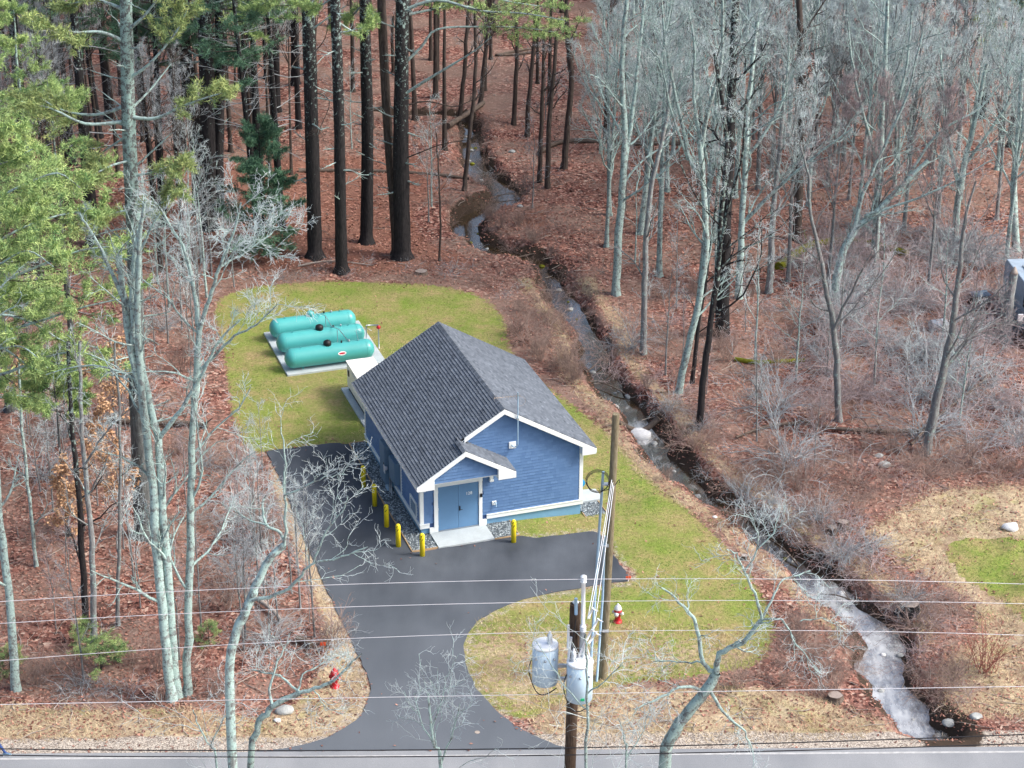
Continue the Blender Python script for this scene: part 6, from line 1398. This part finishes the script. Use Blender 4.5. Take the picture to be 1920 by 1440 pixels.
MB().tube([lp(1070, 1195, -.2), lp(1067, 1240, -.2)], .06).tube([lp(1066, 1172, -.2), lp(1065, 1215, -.2)], .04).build('arrester', M['white_porcelain'], P1o)
MB().box(-.75, .75, -.04, .04, -.05, .05).build('support_bracket', M['galv'], P1o).location = lp(1052, 1248, .15); MB().box(-.75, .75, -.04, .04, -.04, .04).build('support_bracket', M['galv'], P1o).location = lp(1052, 1272, .15)
MB().tube([lp(1078, 1250, -.3), lp(1098, 1200, -.4), lp(1106, 1235, -.4)], .03).build('jumper', M['wire'], P1o)
for k, (px0, px1) in enumerate(((1072, 1066), (1076, 1084))): MB().tube(catmull([lp(1080, 1160, -.3), lp(px0, 1210, -.5), lp(px1, 1262, -.5)], 4), .012, 5).build('jumper', M['cable'], P1o)
# service drops between the poles
def span(pts, r, mat, lab, name='power_line', cat='wire', grp=None, sides=5):
    P = catmull(pts, 8); b = P[0]; o = MB().tube(P - b, r, sides).build(name, M[mat]); o.location = b; return tag(o, lab, cat, grp)
for k, (q0, q1, lab) in enumerate((((1147, 900), (1102, 1160), 'white service cable from the new pole to the cutouts, leftmost of three'), ((1149, 905), (1106, 1160), 'white service cable from the new pole to the cutouts, middle of three'), ((1151, 910), (1114, 1178), 'white service cable from the new pole to the cutouts, rightmost of three'))):
    A = at(q0[0], q0[1], f2[1] - .3); Bq = at(q1[0], q1[1], YP - .4); mid_ = (A + Bq) / 2 - (0, 0, .15); span([A, mid_, Bq], .014, 'white_porcelain', lab, 'service_cable', 'cable')
# the overhead wires
def wire3(q0, q1, q2, Yv, r, mat, lab, name='power_line', cat='wire'):
    A, Bm, C_ = at(*q0, Yv), at(*q1, Yv), at(*q2, Yv); co = np.polyfit([A[0], Bm[0], C_[0]], [A[2], Bm[2], C_[2]], 2); X = np.linspace(-60, 70, 60)
    P = np.stack([X, np.full(60, Yv), np.polyval(co, X)], 1); o = MB().tube(P - P[0], r, 6).build(name, M[mat]); o.location = P[0]; return tag(o, lab, cat)
wire3((0, 1128), (1094, 1086), (1920, 1095), YP - .25, .008, 'wire', 'topmost pale overhead wire crossing the picture')
wire3((0, 1169), (1079, 1128), (1920, 1132), YP, .008, 'wire', 'second pale overhead wire from the top')
wire3((0, 1239), (1093, 1184), (1920, 1191), YP - .3, .008, 'wire', 'third pale overhead wire, level with the hydrant')
wire3((0, 1321), (1075, 1301), (1920, 1287), YP - .3, .009, 'wire', 'lowest pale overhead wire, crossing the lower brook')
wire3((0, 1404), (960, 1404), (1920, 1377), YP - .35, .018, 'cable', 'upper of the two black cables above the road edge', 'cable', 'cable')
wire3((0, 1416), (960, 1417), (1920, 1394), YP - .35, .018, 'cable', 'lower of the two black cables above the road edge', 'cable', 'cable')

# ------------------------------------------------------------------ things at the right edge
def veh():
    p = put(1899, 655); o = empty('parked_van', p + (1.3, 0, 0), rad(4), 'blue-grey old van with a wide dark windscreen half out of view at the right edge', 'van')
    bm_ = plain('blue_grey_vehicle_paint', (.30, .38, .47), .55, .3, var=.2, scale=2)
    MB().prism([(0, .45), (0, 1.55), (.25, 2.75), (.45, 2.95), (5.6, 2.95), (5.8, 2.7), (5.8, .45)], 'x', -.35, 1.85).build('body', bm_, o, bevel=.05)
    MB().prism([(-.03, 1.62), (.215, 2.66), (.235, 2.66), (-.0, 1.62)], 'x', -.18, 1.68).build('windscreen', M['glass'], o)
    MB().prism([(-.06, 1.52), (-.06, 1.60), (.02, 1.60), (.02, 1.52)], 'x', -.36, 1.86).build('trim_strip', M['silver'], o)
    MB().box(-.42, 1.92, -.20, .02, .42, .62).build('bumper', M['galv'], o, bevel=.02)
    for x in (-.1, 1.6):
        h = MB().lathe([(.10, -.05), (.12, 0), (.10, .02)], (0, 0, 0), 14, 'y').build('headlight', M['silver'], o); h.location = (x, -.02, .95)
    for x in (-.28, 1.58):
        for y in (.9, 4.6):
            wv = MB().lathe([(.10, -.11), (.36, -.11), (.38, -.07), (.38, .07), (.36, .11), (.10, .11)], (0, 0, 0), 20, 'x').build('wheel', M['black'], o); wv.location = (x + .1, y, .38)
    MB().tube([(-.35, .1, 1.9), (-1.0, -.05, 1.95)], .03).box(-1.28, -1.0, -.12, -.02, 1.72, 2.1).build('side_mirror', M['silver'], o, bevel=.01)
    MB().box(.2, 1.5, .9, 4.5, 2.952, 3.02).build('roof_rack', M['galv'], o); MB().box(-.38, -.33, 1.2, 2.0, 1.65, 2.5).build('side_window', M['glass'], o)
veh()
def bucket(q, lab, r=.16, h=.36, mat='white_porcelain', tilt=0, s=1.0):
    p = put(*q); o = empty('bucket', p + (0, 0, .02), .3, lab, 'bucket'); o.rotation_euler = (tilt, 0, .4); o.scale = (s,) * 3
    MB().lathe([(r * .86, 0), (r, h), (r * 1.06, h), (r * 1.06, h - .03), (r * .99, h - .03)], sides=18).build('pail', M[mat], o); MB().lathe([(r * 1.05, h), (r * 1.05, h + .025)], sides=18).build('lid', M['silver'], o)
    MB().tube([(r * math.cos(a), 0, h * .8 - .12 * math.sin(a)) for a in np.linspace(0, PI, 9)], .008).build('handle', M['galv'], o)
bucket((1818, 612), 'white bucket standing in the brush left of the van', s=1.2); bucket((1856, 612), 'white pail below the van mirror', s=1.1)
p = put(1758, 618); o = empty('barrel', p + (0, 0, .3), .3, 'grey-blue barrel lying in the brush left of the white bucket', 'barrel'); MB().lathe([(.28, -.45), (.30, -.43), (.30, -.15), (.31, -.14), (.30, -.13), (.30, .13), (.31, .14), (.30, .15), (.30, .43), (.28, .45)], (0, 0, 0), 22, 'x').build('drum', plain('grey_blue_plastic', (.30, .35, .42), .5), o)
p = put(1835, 572); o = empty('black_crate', p, .2, 'dark box among the brush left of the van', 'crate')
MB().box(-.5, .5, -.35, .35, 0, .62).build('crate_body', M['black'], o, bevel=.03); MB().box(-.53, .53, -.38, .38, .62, .69).build('lid', M['cabinet'], o, bevel=.015)
p = put(1884, 640); o = empty('tree_snag', p, 0, 'broken grey trunk standing left of the parked van', 'snag')
t, _, _ = trunk_mesh(np.array([(0, 0, 0), (.05, 0, 1.2), (.02, .1, 2.6), (.1, .05, 3.9)]), [.28, .25, .22, .20], 10); t.build('trunk', M['bark_grey'], o)
MB().lathe([(.21, 0), (.17, .12), (.06, .35), (.01, .4)], (.1, .05, 3.88), 9).build('splintered_top', M['palewood'], o)
rock((1790, 492), .3, 'pale stone under the mauve bushes in front of the upper right woods', 'whiterock', seed=31)

# ------------------------------------------------------------------ the person walking out of the frame at the left
def person():
    f = G(10, 1420, .045); o = empty('person', (f[0], f[1], .045), 0, 'person in blue jeans and white-soled trainers walking on the road at the left edge', 'person')
    J = dict(pel=(-.34, 0, .95), chest=(-.36, 0, 1.28), neck=(-.35, 0, 1.47), head=(-.32, 0, 1.60), crown=(-.31, 0, 1.73),
             hl=(-.33, .10, .92), kl=(-.22, .10, .52), al=(0.0, .10, .12), tl=(.15, .10, .05), hr=(-.33, -.10, .92), kr=(-.34, -.10, .50), ar=(-.60, -.10, .20), tr=(-.50, -.10, .06),
             sl=(-.36, .20, 1.41), el=(-.48, .25, 1.15), wl=(-.36, .26, .93), sr=(-.36, -.20, 1.41), er=(-.24, -.25, 1.16), wr=(-.06, -.24, 1.03))
    R = dict(pel=.15, chest=.16, neck=.06, head=.095, crown=.075, hl=.095, kl=.062, al=.045, tl=.035, hr=.095, kr=.062, ar=.045, tr=.035, sl=.065, el=.046, wl=.033, sr=.065, er=.046, wr=.033)
    names = list(J); E = [('pel', 'chest'), ('chest', 'neck'), ('neck', 'head'), ('head', 'crown'), ('pel', 'hl'), ('hl', 'kl'), ('kl', 'al'), ('al', 'tl'), ('pel', 'hr'), ('hr', 'kr'), ('kr', 'ar'), ('ar', 'tr'), ('chest', 'sl'), ('sl', 'el'), ('el', 'wl'), ('chest', 'sr'), ('sr', 'er'), ('er', 'wr')]
    V = [J[n_] for n_ in names]; Rr = [R[n_] for n_ in names]; E = [(names.index(a), names.index(b)) for a, b in E]
    for side, w_ in (('wl', 1), ('wr', 1)):       # hands: palm and five fingers
        i = names.index(side); c = np.array(J[side]); e_ = np.array(J['e' + side[1]]); d = unit(c - e_); q = unit(np.cross(d, (0, 1., 0))); 
        palm = len(V); V.append(tuple(c + d * .07)); Rr.append(.026); E.append((i, palm))
        for k in range(4):
            b_ = c + d * .10 + q * (k - 1.5) * .02; V.append(tuple(b_)); Rr.append(.010); E.append((palm, len(V) - 1)); L = (.05, .06, .057, .045)[k]
            V.append(tuple(b_ + d * L * .6 - q * 0 + np.array([0, .01, 0]))); Rr.append(.009); E.append((len(V) - 2, len(V) - 1)); V.append(tuple(b_ + d * L + np.array([.01, .02, 0]))); Rr.append(.008); E.append((len(V) - 2, len(V) - 1))
        V.append(tuple(c + d * .06 + q * .045)); Rr.append(.011); E.append((palm, len(V) - 1)); V.append(tuple(c + d * .09 + q * .055)); Rr.append(.009); E.append((len(V) - 2, len(V) - 1))
    me = bpy.data.meshes.new('body'); me.from_pydata(V, E, []); b = link(bpy.data.objects.new('body', me)); md = b.modifiers.new('s', 'SKIN')
    for k, r_ in enumerate(Rr): me.skin_vertices[0].data[k].radius = (r_, r_ * (.8 if k < 2 else 1))
    me.skin_vertices[0].data[0].use_root = True; md.use_smooth_shade = True; s2 = b.modifiers.new('u', 'SUBSURF'); s2.levels = 2; s2.render_levels = 2
    dg = bpy.context.evaluated_depsgraph_get(); m2 = bpy.data.meshes.new_from_object(b.evaluated_get(dg)); bpy.data.objects.remove(b)
    m2.materials.clear()
    for mt in (plain('skin', (.55, .32, .22), .5), plain('blue_jeans', (.03, .07, .22), .85), plain('navy_jacket', (.03, .10, .28), .8)): m2.materials.append(mt)
    for p_ in m2.polygons:
        c = p_.center; arm = abs(c.y) > .17 and c.z < 1.06 and c.z > .78
        p_.material_index = 0 if (c.z > 1.46 or arm) else 1 if c.z < .98 else 2
    link(bpy.data.objects.new('body', m2), o)
    for nm, (a, t_) in dict(l=('al', 'tl'), r=('ar', 'tr')).items():
        A, T_ = np.array(J[a]), np.array(J[t_]); d = unit(T_ - A) if nm == 'r' else np.array([1., 0, 0]); base = A * (1, 1, 0) + (0, 0, .0) if nm == 'l' else A - (0, 0, .08)
        sole = MB().prism([(-.10, 0), (.20, 0), (.21, .03), (-.11, .03)], 'y', -.045, .045); up_ = MB().prism([(-.10, .03), (.20, .03), (.20, .06), (.08, .12), (-.02, .15), (-.09, .15)], 'y', -.042, .042)
        for m_, mt, nn in ((sole, 'white_porcelain', 'sole'), (up_, 'cabinet', 'shoe')):
            s_ = m_.build(nn, M[mt], o, bevel=.012); s_.location = base; s_.rotation_euler = (0, 0 if nm == 'l' else rad(48), 0)
    hd = np.array(J['head']); bm = bmesh.new(); bmesh.ops.create_uvsphere(bm, u_segments=16, v_segments=10, radius=.108)
    for v in list(bm.verts):
        if v.co.z < -.02 and v.co.x > -.02: bm.verts.remove(v)
    me = bpy.data.meshes.new('hair'); bm.to_mesh(me); bm.free(); me.materials.append(plain('dark_hair', (.03, .02, .015), .8)); h = link(bpy.data.objects.new('hair', me), o); h.location = hd + (-.01, 0, .045)
    for y in (-.035, .035): MB().lathe([(.002, -.01), (.012, 0), (.002, .01)], (hd[0] + .094, y, hd[2] + .02), 8, 'x').build('eye', M['black'], o)
    MB().prism([(.09, .03), (.125, -.015), (.09, -.02)], 'y', -.012, .012).build('nose', m2.materials[0], o).location = hd
    MB().box(.088, .097, -.022, .022, -.05, -.042).build('mouth', M['decal_red'], o).location = hd
    for y in (-.1, .1): MB().lathe([(.02, -.012), (.03, 0), (.02, .012)], (hd[0] - .0, y, hd[2]), 8, 'y').build('ear', m2.materials[0], o)
person()
print('objects', len(bpy.data.objects), 'tris', sum(len(m.polygons) for m in bpy.data.meshes))

# stones and branches lying in the brook
for k in range(34):
    i = rng.integers(6, len(SL) - 8); p = SL[i] + rng.normal(0, 1, 2) * SW[i] * .75; r_ = float(rng.uniform(.07, .2))
    px, py = pix((p[0], p[1], WATER_Z)); 
    o = rock((px, py), r_, 'small wet stone in the bed of the brook', 'stone' if rng.uniform() < .8 else 'mossy', seed=200 + k, water=True); o['group'] = 'small stones in the brook bed'
def brook_branch(q, a, L, lab):
    c = G(*q, WATER_Z); d = np.array([math.cos(a), math.sin(a), .05]) * L / 2; o = empty('fallen_branch', c + (0, 0, .12), 0, lab, 'branch')
    P = catmull([-d, -d * .3 + (0, 0, .12), d * .3 + (0, .1, .1), d], 4); MB().tube(P, np.linspace(.05, .015, len(P)), 6).build('stem', M['deadwood'], o)
    P2, R2 = grow(resample(P, 8)[None], np.full((1, 8), .04), 5, .2, 1, (.4, 1.1), .35, 5, up=.05, jit=.2, rf=.4, rmin=.012)
    for k_ in range(5): MB().tubes(P2[k_:k_ + 1], R2[k_:k_ + 1], 4).build('branch', M['deadwood'], o)
for q, a, L, lab in [((945, 372), .3, 2.6, 'fallen branch across the bright pool of the brook bend'), ((985, 470), 2.8, 3.4, 'dark branch heap where the brook turns behind the brown spit'), ((1010, 482), .2, 3.0, 'second dark branch in the brook turn behind the brown spit'), ((1120, 690), .9, 2.2, 'fallen branch in the brook behind the building'),
                     ((1150, 735), 2.4, 2.4, 'fallen branch over the stones upstream of the white boulder'), ((1470, 1040), 2.0, 2.4, 'bare branch hanging over the dark pool of the brook'), ((1580, 1130), 2.7, 2.0, 'bare branch reaching over the riffle under the wires'), ((870, 262), .2, 2.5, 'branch lying across the uppermost brook pool')]: brook_branch(q, a, L, lab)

# ------------------------------------------------------------------ every background tree and bush gets its own description
ORD = ['first', 'second', 'third', 'fourth', 'fifth', 'sixth', 'seventh', 'eighth', 'ninth', 'tenth', 'eleventh', 'twelfth', 'thirteenth', 'fourteenth', 'fifteenth', 'sixteenth', 'seventeenth', 'eighteenth', 'nineteenth', 'twentieth']
groups = {}
for o in bpy.data.objects:
    if o.get('group') and o.get('category') in ('tree', 'shrub', 'rock'): groups.setdefault((o['group'], o['label']), []).append(o)
ORD += ['twenty-first', 'twenty-second', 'twenty-third']
for (gn, lab), lst in groups.items():
    vis = sorted([(*pix(o.location)[::-1], o) for o in lst], key=lambda t: -t[0])
    nr = max(1, math.ceil(len(vis) / 14)); k = math.ceil(len(vis) / nr)
    for r_ in range(nr):
        row = sorted(vis[r_ * k:(r_ + 1) * k], key=lambda t: t[1])
        for i, (py, px, o) in enumerate(row):
            w_ = 'only one' if len(row) == 1 else 'leftmost' if i == 0 else 'rightmost' if i == len(row) - 1 else ORD[i] + ' from left'
            rw = '' if nr == 1 else ', ' + (ORD[r_] + ' row' if r_ < nr - 1 else 'farthest row')
            o['label'] = lab + rw + ', ' + w_
for o in bpy.data.objects:
    if o.get('label') and len(o['label'].replace('-', ' ').split()) > 16: print('LONG', o.name, o['label'])
print('objects', len(bpy.data.objects), 'faces', sum(len(m.polygons) for m in bpy.data.meshes))
